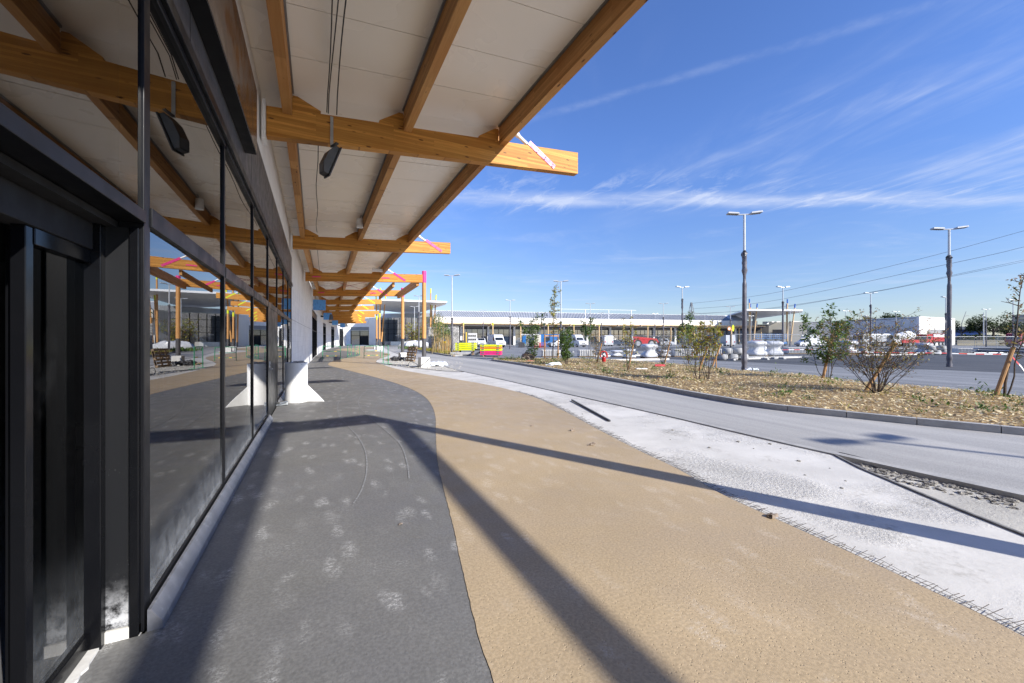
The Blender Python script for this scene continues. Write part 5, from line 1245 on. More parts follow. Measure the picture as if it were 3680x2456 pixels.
# ------------------------------------------------------------------ vehicles
def vehicle(name,label,cat,loc,head,prof,W_,paint,wins=(),screen=None,wheels=(),wr=.33,belt=1.0,top=1.9,tumble=.12,lights=True,group=None,dark_bumper=True,rear=None):
    root=thing(name,label,cat,loc,0,group); H=W_/2
    ca,sa=math.cos(head),math.sin(head); L=Vector(loc)
    def T(x,y,z): return (L.x+x*ca-y*sa,L.y+x*sa+y*ca,L.z+z)
    def hw(z): return H*(1-tumble*max(0,min(1,(z-belt)/(top-belt)))) if z>belt else H*(1-.05*max(0,(.5-z)/.5))
    b=MB(); n=len(prof); A=[T(x,-hw(z),z) for x,z in prof]; Bq=[T(x,hw(z),z) for x,z in prof]
    tr=tessellate_polygon([[Vector((x,z,0)) for x,z in prof]])
    fs=[tuple(t) for t in tr]+[tuple(n+i for i in reversed(t)) for t in tr]+[(i,(i+1)%n,n+(i+1)%n,n+i) for i in range(n)]
    b.add(A+Bq,fs); body=b.build('body',MT[paint],root,bevel=.04)
    for w in wins:
        g=MB()
        for s in (-1,1):
            q=[T(x,s*(hw(z)+.012),z) for x,z in w]; k=[T(x,s*(hw(z)-.03),z) for x,z in w]; m=len(w)
            g.add(q+k,[tuple(range(m)) if s<0 else tuple(reversed(range(m)))])
        g.build('side_window',MT['carglass'],root)
    for scr,nm in ((screen,'windscreen'),(rear,'rear_window')):
        if scr:
            (x0,z0),(x1,z1)=scr; s=1 if nm=='windscreen' else -1
            g=MB(); g.add([T(x0+.015*s,-hw(z0)*.88,z0),T(x0+.015*s,hw(z0)*.88,z0),T(x1+.015*s,hw(z1)*.86,z1),T(x1+.015*s,-hw(z1)*.86,z1)],[(0,1,2,3)]); g.build(nm,MT['carglass'],root)
    xf=max(x for x,z in prof); xr=min(x for x,z in prof)
    if lights:
        for s in (-1,1):
            l=MB(); l.hexa([T(xf-.18+dx,s*H*.72+dy,.72+dz) for dz in (0,.2) for dx,dy in ((0,-.17),(.13,-.17),(.13,.17),(0,.17))]); l.build('headlight',MT['lamp'],root)
            l=MB(); l.hexa([T(xr-.01+dx,s*H*.86+dy,.85+dz) for dz in (0,.35) for dx,dy in ((0,-.09),(.05,-.09),(.05,.09),(0,.09))]); l.build('tail_light',MT['red'],root)
        m=MB(); m.hexa([T(xf-.1+dx,dy,.32+dz) for dz in (0,.26) for dx,dy in ((0,-H*.97),(.14,-H*.9),(.14,H*.9),(0,H*.97))]); m.build('bumper',MT['insul' if dark_bumper else paint],root,bevel=.03)
        m=MB(); m.hexa([T(xf-.07+dx,dy,.72+dz) for dz in (0,.12) for dx,dy in ((0,-H*.5),(.1,-H*.45),(.1,H*.45),(0,H*.5))]); m.build('grille',MT['insul'],root)
    for x in wheels:
        for s in (-1,1):
            t=MB(); t.cyl(T(x,s*(H-.24),wr),T(x,s*(H+.01),wr),wr,None,18); w_=t.build('wheel',MT['tyre'],root,smooth=True)
            r_=MB(); r_.cyl(T(x,s*(H+.0),wr),T(x,s*(H+.02),wr),wr*.6,None,12); r_.build('rim',MT['rim'],w_)
    return root,T
vanP=[(-2.7,.35),(-2.75,1.0),(-2.65,2.45),(-2.5,2.58),(.9,2.58),(1.25,2.42),(1.75,1.45),(2.55,1.12),(2.72,.8),(2.7,.35)]
vanW=[[(.62,1.35),(1.5,1.35),(1.12,2.0),(.62,2.0)]]
smP=[(-2.0,.32),(-2.05,.9),(-1.95,1.78),(-1.8,1.85),(.5,1.85),(1.25,1.15),(2.05,.9),(2.15,.6),(2.1,.32)]
smW=[[(-.1,1.1),(1.0,1.1),(.45,1.65),(-.1,1.65)]]
carP=[(-2.0,.32),(-2.1,.85),(-1.75,.98),(-1.2,1.42),(.15,1.45),(.95,.98),(1.9,.85),(2.05,.6),(2.0,.32)]
carW=[[(-1.4,1.0),(-1.1,1.35),(-.45,1.37),(-.45,1.0)],[(-.38,1.0),(-.38,1.37),(.12,1.38),(.72,1.0)]]
def V(*a,**k): return vehicle(*a,**k)
VG='vans on the lot'
V('van','high-roofed white van facing the camera, with roof rack, behind the coloured formwork','van',P(1784,82,ROAD),RZ(292),vanP,2.0,'vanwhite',vanW,((1.78,1.42),(1.28,2.3)),(-1.7,1.75),.35,1.2,2.55,.1,group=VG)
p=P(1784,82,ROAD); m=MB()
for s in (-1,1): m.tube([p+RGT*(-.5*s)+FWD*0+Vector((0,0,2.72)),p+RGT*(-.5*s)+FWD*3+Vector((0,0,2.72))],.03,5)
tag(m.build('roof_rack',MT['whitem']),'white roof rack rails on the high-roofed van','rack')
V('van','small white van facing the camera between the hollow block stack and the high-roofed van','van',P(1728,90,ROAD),RZ(282),smP,1.8,'vanwhite',smW,((1.2,1.17),(.55,1.82)),(-1.3,1.35),.31,1.0,1.85,.1,group=VG)
V('car','pale silver car half hidden behind the staked sapling','car',P(2003,84,ROAD),RZ(205),carP,1.75,'silver',carW,((.93,1.0),(.2,1.43)),(-1.3,1.25),.31,.95,1.45,.18,rear=((-1.7,1.0),(-1.25,1.4)))
V('van','white van facing the camera behind the dense green shrub','van',P(2066,84,ROAD),RZ(300),vanP,2.0,'vanwhite',vanW,((1.78,1.42),(1.28,2.3)),(-1.7,1.75),.35,1.2,2.55,.1,group=VG)
V('van','white van seen square from behind, left of the hydrant shrub','van',P(2180,97,ROAD),RZ(88),vanP,2.0,'vanwhite',vanW,None,(-1.7,1.75),.35,1.2,2.55,.06,group=VG)
V('van','dark navy van behind the yellow-green shrub pair','van',P(2563,92,ROAD),RZ(200),vanP,2.0,'navy',vanW,((1.78,1.42),(1.28,2.3)),(-1.7,1.75),.35,1.2,2.55,.1,group=VG)
V('van','white van from behind, right of the dark navy van','van',P(2611,96,ROAD),RZ(80),vanP,2.0,'vanwhite',vanW,None,(-1.7,1.75),.35,1.2,2.55,.06,group=VG)
V('van','small white van in side view facing left, before the grey box','van',P(2897,91,ROAD),RZ(183),smP,1.8,'vanwhite',smW,((1.2,1.17),(.55,1.82)),(-1.3,1.35),.31,1.0,1.85,.1,group=VG)
V('van','larger white van partly hidden behind the small one facing left','van',P(2925,104,ROAD),RZ(5),vanP,2.0,'vanwhite',vanW,((1.78,1.42),(1.28,2.3)),(-1.7,1.75),.35,1.2,2.55,.1,group=VG)
puP=[(-2.5,.4),(-2.5,1.0),(-.5,1.0),(-.45,1.75),(.75,1.75),(1.35,1.1),(2.35,1.0),(2.45,.7),(2.4,.4)]
V('pickup','white pickup with a dark load on its roof frame, right of the red telehandler','pickup',P(2383,98,ROAD),RZ(350),puP,1.9,'vanwhite',[[(-.3,1.12),(1.1,1.12),(.68,1.62),(-.3,1.62)]],((1.32,1.13),(.8,1.72)),(-1.6,1.5),.36,1.0,1.75,.14)
p=P(2370,98); tag(MB().box((p.x,p.y,2.3),(5,1.2,.22),RZ(0)).build('ladder_rack',MT['insul']),'dark rack carried above the white pickup','rack')
for px,t,pt,hd,lb in ((3468,145,'silver',0,'far silver car on the side road, leftmost'),(3515,145,'vanwhite',0,'far white car on the side road under the trees'),(3618,146,'silver',0,'far pale car on the side road, right of the white van'),(3652,146,'navy',0,'far dark car on the side road at the right edge')):
    V('car',lb,'car',P(px,t,1.3),RZ(hd),carP,1.75,pt,carW,((.93,1.0),(.2,1.43)),(-1.3,1.25),.31,.95,1.45,.18,group='cars on the side road')
V('van','far white van on the side road between the trees','van',P(3570,143,1.3),RZ(0),smP,1.9,'vanwhite',smW,((1.2,1.17),(.55,1.82)),(-1.3,1.35),.31,1.0,1.85,.1,group='cars on the side road')
V('car','dark red car behind the wrapped pallets, right of the tall wrapped lamp post','car',P(2708,90,ROAD),RZ(165),carP,1.8,'dkred',carW,((.93,1.0),(.2,1.43)),(-1.3,1.25),.34,.95,1.45,.15)
cabP=[(-.9,.6),(-.9,2.7),(-.6,2.85),(.5,2.85),(.85,2.6),(1.05,1.5),(1.1,.5),(.4,.45),(-.2,.6)]
def truck(label,px,t,head,paint,load,wl=(-4.2,-3.1,.3)):
    root,T=vehicle('truck',label,'truck',P(px,t,ROAD),RZ(head),cabP,2.4,paint,[[(-.35,1.65),(.72,1.65),(.5,2.45),(-.35,2.45)]],((1.03,1.6),(.84,2.55)),wl,.5,1.6,2.85,.05)
    ch_=MB(); ch_.hexa([T(x,y,z) for z in (.75,1.05) for x,y in ((-5.6,-.5),(-.8,-.5),(-.8,.5),(-5.6,.5))]); ch_.build('chassis',MT['insul'],root)
    lo=MB()
    if load=='tipper':
        lo.hexa([T(x,y,z) for z,k in ((1.1,.95),(2.15,1)) for x,y in ((-5.7,-1.15*k),(-1.2,-1.15*k),(-1.2,1.15*k),(-5.7,1.15*k))]); lo.build('tipper_body',MT['red'],root,bevel=.03)
        d=MB(); d.tube([T(-5.3,0,2.0),T(-5.1,0,2.1),T(-1.9,0,2.1),T(-1.6,0,2.0)],[.4,.85,.85,.4],14); d.build('tank',MT['whitem'],root,smooth=True)
        r_=MB(); r_.hexa([T(x,y,z) for z in (2.95,3.05) for x,y in ((-5.2,-.6),(-1.4,-.6),(-1.4,.6),(-5.2,.6))]); r_.build('top_deck',MT['dkred'],root)
        f=MB(); f.hexa([T(x,y,z) for z in (.5,1.0) for x,y in ((-2.3,-1.2),(-1.2,-1.2),(-1.2,-.7),(-2.3,-.7))]); f.build('fuel_tank',MT['steel'],root)
    elif load=='flat':
        lo.hexa([T(x,y,z) for z in (1.05,1.25) for x,y in ((-5.8,-1.2),(-1.0,-1.2),(-1.0,1.2),(-5.8,1.2))]); lo.build('flat_bed',MT['rail'],root)
        c=MB(); c.tube([T(-1.3,0,1.2),T(-1.3,0,2.6),T(-3.0,0,3.0),T(-4.6,0,2.2)],.13,6); c.build('crane_arm',MT['orange'],root)
        q=MB(); q.hexa([T(x,y,z) for z in (1.26,1.9) for x,y in ((-4.5,-1.0),(-1.8,-1.0),(-1.8,1.0),(-4.5,1.0))]); q.build('timber_load',MT['pallet'],root)
    elif load=='box':
        lo.hexa([T(x,y,z) for z in (1.05,2.75) for x,y in ((-5.8,-1.2),(-1.05,-1.2),(-1.05,1.2),(-5.8,1.2))]); lo.build('cargo_box',MT['silver'],root,bevel=.05)
    elif load=='mixer':
        lo.tube([T(-5.3,0,2.6),T(-4.5,0,2.4),T(-2.8,0,2.1),T(-1.3,0,1.7)],[.55,1.1,1.2,.6],16); lo.build('mixer_drum',MT['whitem'],root,smooth=True)
        f=MB(); f.hexa([T(x,y,z) for z in (.8,1.5) for x,y in ((-5.4,-1.2),(-1.2,-1.2),(-1.2,1.2),(-5.4,1.2))]); f.build('side_panel',MT['red'],root)
    return root
truck('red tipper truck with a pale tank, facing left before the white end wall',3322,100,188,'red','tipper')
truck('white flatbed truck with an orange crane arm, cab right of the green leafy shrub',3058,98,10,'vanwhite','flat')
truck('pale box truck behind the left side of the big bare shrub',3096,88,187,'silver','box')
truck('white and red mixer truck hidden behind the big bare shrub',3205,88,186,'vanwhite','mixer')
truck('dark red truck partly cut off by the right edge, behind the steel tubes',3655,84,185,'dkred','box')
for px,t,hd,lb in ((2212,103,8,'dark car behind the mesh fence, right of the white van seen from behind'),(2243,104,188,'dark car behind the mesh fence, left of the red telehandler'),(2497,106,175,'dark car before the shop row, right of the knotted lamp post')):
    V('car',lb,'car',P(px,t,ROAD),RZ(hd),carP,1.8,'navy',carW,((.93,1.0),(.2,1.43)),(-1.3,1.25),.33,.95,1.45,.15,group='cars before the shop row')
# telehandler
th,T=vehicle('telehandler','red telehandler with big tyres and lowered boom, behind the slender shrub','telehandler',P(2312,80,ROAD),RZ(4),[(-2.2,.75),(-2.3,1.55),(-1.0,1.6),(1.6,1.45),(2.0,1.2),(2.0,.75)],1.5,'red',(),None,(-1.35,1.4),.78,1.9,2.2,.05,lights=False)
m=MB(); m.hexa([T(x,y,z) for z,k in ((1.55,1),(2.5,.8)) for x,y in ((-1.55,.05),(.15*k,.05),(.15*k,.85),(-1.55*k,.85))]); m.build('cab',MT['carglass'],th,bevel=.05)
m=MB(); m.bar(T(-2.2,-.2,2.0),T(2.6,-.2,1.55),.38,.42); m.bar(T(2.5,-.2,1.6),T(3.1,-.2,.7),.3,.3); m.build('boom',MT['red'],th,bevel=.03)
m=MB()
for s in (-.5,.1): m.bar(T(3.1,s,.4),T(4.2,s,.35),.12,.06)
m.bar(T(3.1,-.8,.75),T(3.1,.4,.75),.1,.8); m.build('fork',MT['insul'],th)
# forklift behind the yellow formwork
p=P(1657,62,ROAD); fk=thing('forklift','yellow and black forklift behind the yellow formwork stack','forklift',p)
m=MB()
for s in (-.65,.65): m.bar(p+RGT*s*1.2,p+RGT*s*1.2+Vector((0,0,2.7)),.12,.12); 
m.build('mast',MT['yellow'],fk); MB().box((p.x,p.y+.6,.9),(1.1,1.6,1.1),RZ(0)).build('body',MT['insul'],fk,bevel=.08); m=MB()
for s in (-.45,.45):
    for dd in (.2,1.5): m.bar(p+RGT*s+FWD*dd+Vector((0,0,1.4)),p+RGT*s+FWD*dd+Vector((0,0,2.4)),.07,.07)
m.box((p.x+.4,p.y+.8,2.43),(1.1,1.5,.08),RZ(0)); m.build('roll_cage',MT['insul'],fk)
for s in (-.5,.5): MB().cyl(p+RGT*(s-.1)+Vector((0,0,.3)),p+RGT*(s+.1)+Vector((0,0,.3)),.3,None,12).build('wheel',MT['tyre'],fk)
# blue machine racks
p=P(2768,98,ROAD)
for k,(dx,lb) in enumerate(((-2.6,'blue scissor lift, left of the row behind the wrapped pallets'),(0,'blue scissor lift in the middle of the row behind the wrapped pallets'),(2.6,'blue scissor lift, right of the row behind the wrapped pallets'))):
    q=p+RGT*dx; s_=thing('scissor_lift',lb,'lift',q,0,'blue scissor lifts'); MB().box((q.x,q.y,.65),(2.3,1.0,.6),RZ(0)).build('chassis',MT['bluep'],s_,bevel=.04)
    m=MB()
    for z in (1.0,1.4):
        for s in (-1,1): m.bar(q+RGT*(-1*s)+Vector((0,0,z)),q+RGT*(1*s)+Vector((0,0,z+.35)),.09,.09)
    m.build('scissor_arms',MT['steel'],s_); m=MB()
    for sx in (-1.1,0,1.1):
        for sy in (-.45,.45): m.bar(q+RGT*sx+FWD*sy+Vector((0,0,1.8)),q+RGT*sx+FWD*sy+Vector((0,0,2.9)),.07,.07)
    for z in (2.35,2.88):
        for sy in (-.45,.45): m.bar(q+RGT*-1.1+FWD*sy+Vector((0,0,z)),q+RGT*1.1+FWD*sy+Vector((0,0,z)),.06,.06)
    m.box((q.x,q.y,1.82),(2.3,.95,.1),RZ(0)); m.build('guard_cage',MT['bluep'],s_)
    for sx in (-.8,.8): MB().cyl(q+RGT*sx+FWD*-.52+Vector((0,0,.28)),q+RGT*sx+FWD*.52+Vector((0,0,.28)),.28,None,12).build('wheel',MT['tyre'],s_)
# ------------------------------------------------------------------ site clutter
def fwbox(o,mat_,p,w,d,h,z,rz,gapcol=True):
    pass
def formwork(px,t,cols,w,labels,grp,dz=.20,rz=0,z00=.12):
    for i,c in enumerate(cols):
        p=P(px,t,ROAD+z00+i*dz); r_=RZ(rz)+rng.uniform(-.02,.02)
        s=thing('formwork_panel',labels[i],'formwork',p,r_,grp); k=p
        MB_=MB(); MB_.box((p.x,p.y,p.z+.11),(w,1.5,.165)); MB_.build('panel_frame',MT[c],s,bevel=.015)
        for sx in (-.36,.36): MB().box((p.x+sx*w,p.y-.765,p.z+.17),(.22,.04,.07)).build('clamp',MT['steel'],s)
        m=MB(); m.box((p.x-w/2-.015,p.y,p.z+.11),(.03,1.3,.12)); m.build('end_recess',MT['insul'],s)
G1='formwork panels in the yellow stack'; G2='formwork panels in the mixed colour stack'
w5=['bottom','second from the bottom','middle','second from the top','top']
formwork(1676,42,['fyellow']*4,2.1,[f'yellow formwork panel, {x} of the all-yellow stack by the wrapped lamp post' for x in ('bottom','second from the bottom','second from the top','top')],G1,rz=0,z00=.45)
formwork(1766,38.3,['fpink','fpink','fyellow','forange','fyellow'],1.95,['pink formwork panel at the bottom of the mixed colour stack','pink formwork panel second from the bottom of the mixed colour stack','yellow formwork panel sandwiched between pink and orange ones','orange formwork panel in the mixed colour stack','yellow formwork panel on top of the mixed colour stack'],G2,dz=.2,rz=-4)
for px,t,lb in ((1676,42,'timber bearers under the all-yellow formwork stack'),(1766,38.3,'timber bearers under the mixed colour formwork stack')):
    p=P(px,t,ROAD); m=MB()
    for s in (-.7,.7): m.box((p.x+s*RGT.x,p.y+s*RGT.y,ROAD+(.07 if t<40 else .22)),(.12,1.5,.14 if t<40 else .44),RZ(0))
    tag(m.build('timber_bearers',MT['pallet']),lb,'timber')
p=P(1712,40.5,ROAD); m=MB()
for k in range(9): q=p+RGT*rng.uniform(-.9,.9)+FWD*rng.uniform(-.8,.8); m.box((q.x,q.y,ROAD+.15+rng.random()*.5),(rng.uniform(.3,1.2),.12,.1),rng.uniform(0,3))
tag(m.build('scrap_heap',MT['insul']),'dark heap of formwork props between the two coloured stacks','scrap')
p=P(1652,40,ROAD); tag(MB().cyl(p+RGT*-.9+Vector((0,0,.17)),p+RGT*1.1+Vector((0,0,.17)),.17,None,14).build('plastic_pipe',MT['concg'],smooth=True),'grey plastic pipe lying in front of the all-yellow formwork stack','pipe')
# hollow block stack
p=P(1698,66); hs=thing('hollow_block_stack','pale stack of concrete units with rows of dark round holes behind the yellow formwork','concrete units',p)
MB().box((p.x,p.y,1.3),(1.42,1.2,2.6),RZ(0)).build('units',MT['conc'],hs,bevel=.03); m=MB()
for r_ in range(1,4):
    for c in range(4):
        q=p+RGT*(-.5+c*.333)+FWD*-.6+Vector((0,0,.35+r_*.6)); m.cyl(q+FWD*.05,q-FWD*.02,.14,None,10)
m.build('hole',MT['black'],hs)
# stone faced walls by the bamboo
for a,b_,h,t,lb in ((1541,1580,3.4,60,'rough stone gabion wall behind the bamboo, left piece'),(1567,1615,3.4,58,'rough stone gabion wall behind the bamboo, middle piece crossed by a slanted shadow'),(1619,1649,3.4,57,'rough stone gabion wall right of the wrapped lamp post')):
    p,q=P(a,t),P(b_,t); tag(MB().bar((p.x,p.y,h/2),(q.x,q.y,h/2),.6,h).build('gabion_wall',MT['gabion'],bevel=.05),lb,'wall')
# pallets and debris by the columns
def pallet(label,p,rz,tilt):
    s=thing('pallet',label,'pallet',p); M_=Matrix.Translation(p)@Matrix.Rotation(rz,4,'Z')@Matrix.Rotation(tilt,4,'X')
    def bx(x0,x1,y0,y1,z0,z1,m): m.hexa([M_@Vector(v) for v in ((x0,y0,z0),(x1,y0,z0),(x1,y1,z0),(x0,y1,z0),(x0,y0,z1),(x1,y0,z1),(x1,y1,z1),(x0,y1,z1))])
    m=MB()
    for k in range(6): bx(-.6,.6,k*.19,k*.19+.13,.12,.145,m)
    m.build('deck_boards',MT['pallet'],s); m=MB()
    for k in (0,.45,.95):
        for x in (-.6,-.07,.47): bx(x,x+.13,k,k+.12,.03,.119,m)
    m.build('spacer_blocks',MT['pallet'],s); m=MB()
    for x in (-.6,-.07,.47): bx(x,x+.13,0,1.07,0,.029,m)
    m.build('bottom_boards',MT['pallet'],s)
p=P(1477,29.5,ROAD); pallet('weathered wooden pallet standing upright behind the farther white footing block',p,RZ(-48),R(78))
p=P(1430,30.5,-.02); m=MB()
for k in range(30): s=rng.uniform(.05,.2); m.blob((p.x+rng.gauss(0,.3),p.y+rng.gauss(0,.3),.02+rng.random()*.18),(s,s,s*.7),k,.5,6,4)
tag(m.build('debris_heap',MT['insul']),'small dark debris heap left of the farther white footing block','debris')
p=G(1410,1292,-.02); tag(MB().box((p.x,p.y,.0),(.9,.25,.07),.4).build('plank',MT['pallet']),'loose plank on the ground left of the debris heap','plank')
for a,b_,lb in (((1398,1312),(1470,1314),'long dark bar lying on the white slab left of the nearer footing block'),((2055,1442),(2191.7,1516.7),'loose black steel bar lying across the white slab')):
    p,q=G(*a,z=-.03),G(*b_,z=-.03); tag(MB().bar((p.x,p.y,.0),(q.x,q.y,-.01),.035,.035).build('steel_bar',MT['insul'],bevel=.004),lb,'bar')
p=G(1573,1316,-.03); m=MB()
for k in range(7): m.blob((p.x+rng.gauss(0,.35),p.y+rng.gauss(0,.4),.08),(rng.uniform(.18,.34),rng.uniform(.2,.3),rng.uniform(.08,.17)),k+40,.6,12,8)
tag(m.build('plastic_sheet_heap',MT['tarp'],smooth=True,ang=60),'crumpled white plastic sheet heap beside the nearer footing block','plastic sheet')
isl=MB(); rg=random.Random(19)
for k in range(420):
    px=rg.uniform(1390,1660); f=(px-1390)/270; py=rg.uniform(1292+8*f,1316+22*f); q=G(px,py,-.03)
    s=rg.uniform(.01,.05)
    isl.blob((q.x,q.y,-.03+s*.3),(s,s*1.2,s*.6),k,.5,6,4)
tag(isl.build('loose_gravel',MT['gravel']),'pale gravel scattered round the column footings','gravel',kind='stuff')
struct(MB().sheet([(G(x,y,-.026).x,G(x,y,-.026).y) for x,y in ((1372,1290),(1420,1283),(1452,1285),(1500,1296),(1560,1308),(1650,1333),(1560,1331),(1480,1320),(1400,1306))],-.026).build('gravel_patch',MT['gravel']))
# white sleeve by the window
p=P(1065,10.35); cy=thing('column_sleeve','white cylindrical column sleeve with a triangular fin standing by the windows','sleeve',(p.x,p.y,0))
MB().lathe([(.258,-.004),(.262,.02),(.262,.985),(.255,1.0),(.235,1.0),(.235,.9)],(p.x,p.y,0),40).build('tube',MT['sleeve'],cy,smooth=True)
d=(RGT*.9+FWD*.0).normalized(); a=p+d*.25; n=Vector((-d.y,d.x,0))*.015
m=MB(); m.ext([Vector((a.x,a.y,.0))-n,Vector((a.x+d.x*.47,a.y+d.y*.47,.0))-n,Vector((a.x+d.x*.31,a.y+d.y*.31,.17))-n,Vector((a.x,a.y,.46))-n],n*2); m.build('fin',MT['sleeve'],cy,bevel=.004)
MB().blob((p.x,p.y,.96),(.17,.17,.07),3,.9,12,8).build('mortar_crumbs',MT['concg'],cy)
m=MB(); q=P(1006,9.7,0)
m.box((q.x,q.y,.04),(.3,.2,.06),.4); m.box((q.x+.05,q.y-.1,.09),(.25,.12,.03),.9); tag(m.build('door_stop',MT['steel'],bevel=.008),'small metal bracket pieces on the floor in front of the solid door','bracket')
# green pedestrian barriers
def barrier(label,a,b_,H=1.0):
    a=Vector((a.x,a.y,.0)); b_=Vector((b_.x,b_.y,.0)); d=(b_-a).normalized(); s=thing('crowd_barrier',label,'barrier',a.lerp(b_,.5),0,'green crowd barriers across the path'); up=Vector((0,0,1)); L=(b_-a).length
    r=min(.12,L*.2)
    MB().tube(smooth_line([a,a+up*(H-r)+d*.03,a+up*H+d*(r+.03),b_+up*H-d*(r+.03),b_+up*(H-r)-d*.03,b_],5),.025,8).build('frame',MT['green'],s,smooth=True)
    for z in (.22,.60): MB().tube([a+d*.04+up*z,b_-d*.04+up*z],.019,6).build('rail',MT['green'],s)
    m=MB()
    if L>1:
        for f in (.2,.7): c=a.lerp(b_,f)+up*.225; m.bar(c,c+d*.2,.035,.05); 
        c=a.lerp(b_,.65)+up*.605; m.bar(c,c+d*.2,.035,.05); m.build('reflector',MT['yellow'],s)
    for e in (a,b_): n=Vector((-d.y,d.x,0))*.25; MB().tube([e-n,e+n],.016,6).build('foot',MT['green'],s)
barrier('green crowd barrier standing square across the grey path, widest of the row',G(1159,1289.4),G(1224.5,1289.4),1.02)
barrier('green crowd barrier seen at a slant right of the widest one',G(1249.5,1284.5),G(1262,1281),1.1)
barrier('green crowd barrier seen nearly edge-on in the middle of the row',G(1276,1279.8),G(1292,1277.5),1.0)
barrier('green crowd barrier leaning across the tan path, second from the right',G(1308,1287.9),G(1367.5,1286),1.0)
barrier('rightmost green crowd barrier, turned towards the white slab',G(1377,1305),G(1395,1308.5),1.18)
# distant pens in front of the dark entrance
for px,t,w_,lb in ((1406,108,1.6,'grey site crate on pallets left of the dark entrance opening'),(1428,107,1.9,'wire pen in front of the dark entrance opening'),(1452,112,1.0,'white block stack right of the entrance opening')):
    p=P(px,t); m=MB(); m.box((p.x,p.y,.5),(w_*2,1.2,1.0),.1,.98)
    tag(m.build('site_crate',MT['concg'] if px!=1428 else MT['steel']),lb,'crate')
# grey container and blue cabin
p=P(1906,86); cn=thing('site_cabin','grey-green site cabin with a white roof edge and blue door end, behind the feathery shrub','cabin',p); MB().box((p.x,p.y,1.35),(3.6,2.4,2.4),RZ(-6)).build('cabin_body',MT['midgrey'],cn,bevel=.03); MB().box((p.x,p.y,2.62),(3.7,2.5,.14),RZ(-6)).build('roof',MT['whitem'],cn); q=p+RGT*-1.35-FWD*1.24; MB().box((q.x,q.y,1.4),(.7,.06,2.0),RZ(-6)).build('blue_door',MT['bluep'],cn)
q=P(1932,84); MB().box((q.x,q.y,1.3),(1.4,.1,2.5),RZ(-6)).build('pale_panel',MT['cream'],cn)
p=P(1975,90); cn=thing('site_cabin','blue site cabin half hidden behind the tall staked sapling','cabin',p); MB().box((p.x,p.y,1.35),(4.2,2.4,2.7),RZ(0)).build('cabin_body',MT['bluep'],cn,bevel=.03); q=p-FWD*1.23; MB().box((q.x-.6,q.y,1.7),(.9,.06,.8),RZ(0)).build('window',MT['carglass'],cn)
p=P(1943,78,ROAD)
for k,(dx,lb) in enumerate(((-.7,'red wire crate, left one by the grey site cabin'),(.45,'red wire crate, right one by the grey site cabin'))):
    q=p+RGT*dx; s=thing('wire_crate',lb,'crate',q,0,'red wire crates'); m=MB()
    for sx in (-.5,.5):
        for sy in (-.4,.4): m.bar(q+RGT*sx+FWD*sy,q+RGT*sx+FWD*sy+Vector((0,0,.95)),.07,.07)
    for z in (.1,.38,.66,.93):
        for sy in (-.4,.4): m.bar(q+RGT*-.5+FWD*sy+Vector((0,0,z)),q+RGT*.5+FWD*sy+Vector((0,0,z)),.06,.06)
    m.build('cage',MT['redplast'],s); MB().box((q.x,q.y,.2),(.9,.7,.25),RZ(0)).build('contents',MT['insul'],s)
p=P(1858,80,ROAD); m=MB()
for k in range(6): m.bar(p+RGT*(k*.18-.5),p+RGT*(k*.18+.1)+Vector((0,0,2.0)),.05,.05)
for k in range(4): m.bar(p+RGT*(-.3+k*.1)+Vector((0,0,.4+k*.45)),p+RGT*(.6+k*.12)+Vector((0,0,.4+k*.45)),.05,.05)
tag(m.build('frame_stack',MT['steel']),'leaning stack of grey metal frames left of the site cabin','frames')
p=P(1875,80,ROAD); tag(MB().box((p.x,p.y,.5),(1.3,1,.95),RZ(0),.9).build('machine_box',MT['insul'],bevel=.05),'dark machine box by the leaning metal frames','machine')
# sign with an orange disc
p=P(2628,66,ROAD); s=thing('signpost','wooden post carrying an orange disc and a lime oval panel','sign',p); MB().cyl(p,p+Vector((0,0,3.3)),.13,.12,12).build('post',MT['pole_pale'],s,smooth=True); MB().cyl(p,p+Vector((0,0,.55)),.14,None,12).build('sleeve',MT['insul'],s)
q=p+RGT*-.42-FWD*.16+Vector((0,0,3.35)); MB().cyl(q,q-FWD*.08,.33,None,20).build('orange_disc',MT['orange'],s); MB().cyl(q+RGT*-.05-FWD*.081,q+RGT*-.05-FWD*.095,.2,None,16).build('pale_mark',MT['whitem'],s)
q=p+RGT*.26-FWD*.1+Vector((0,0,3.45)); m=MB(); m.ext([q+RGT*(.2*math.cos(a))+Vector((0,0,.55*math.sin(a))) for a in [k*.4 for k in range(15)]],FWD*.06); m.build('lime_panel',MT['lime'],s)
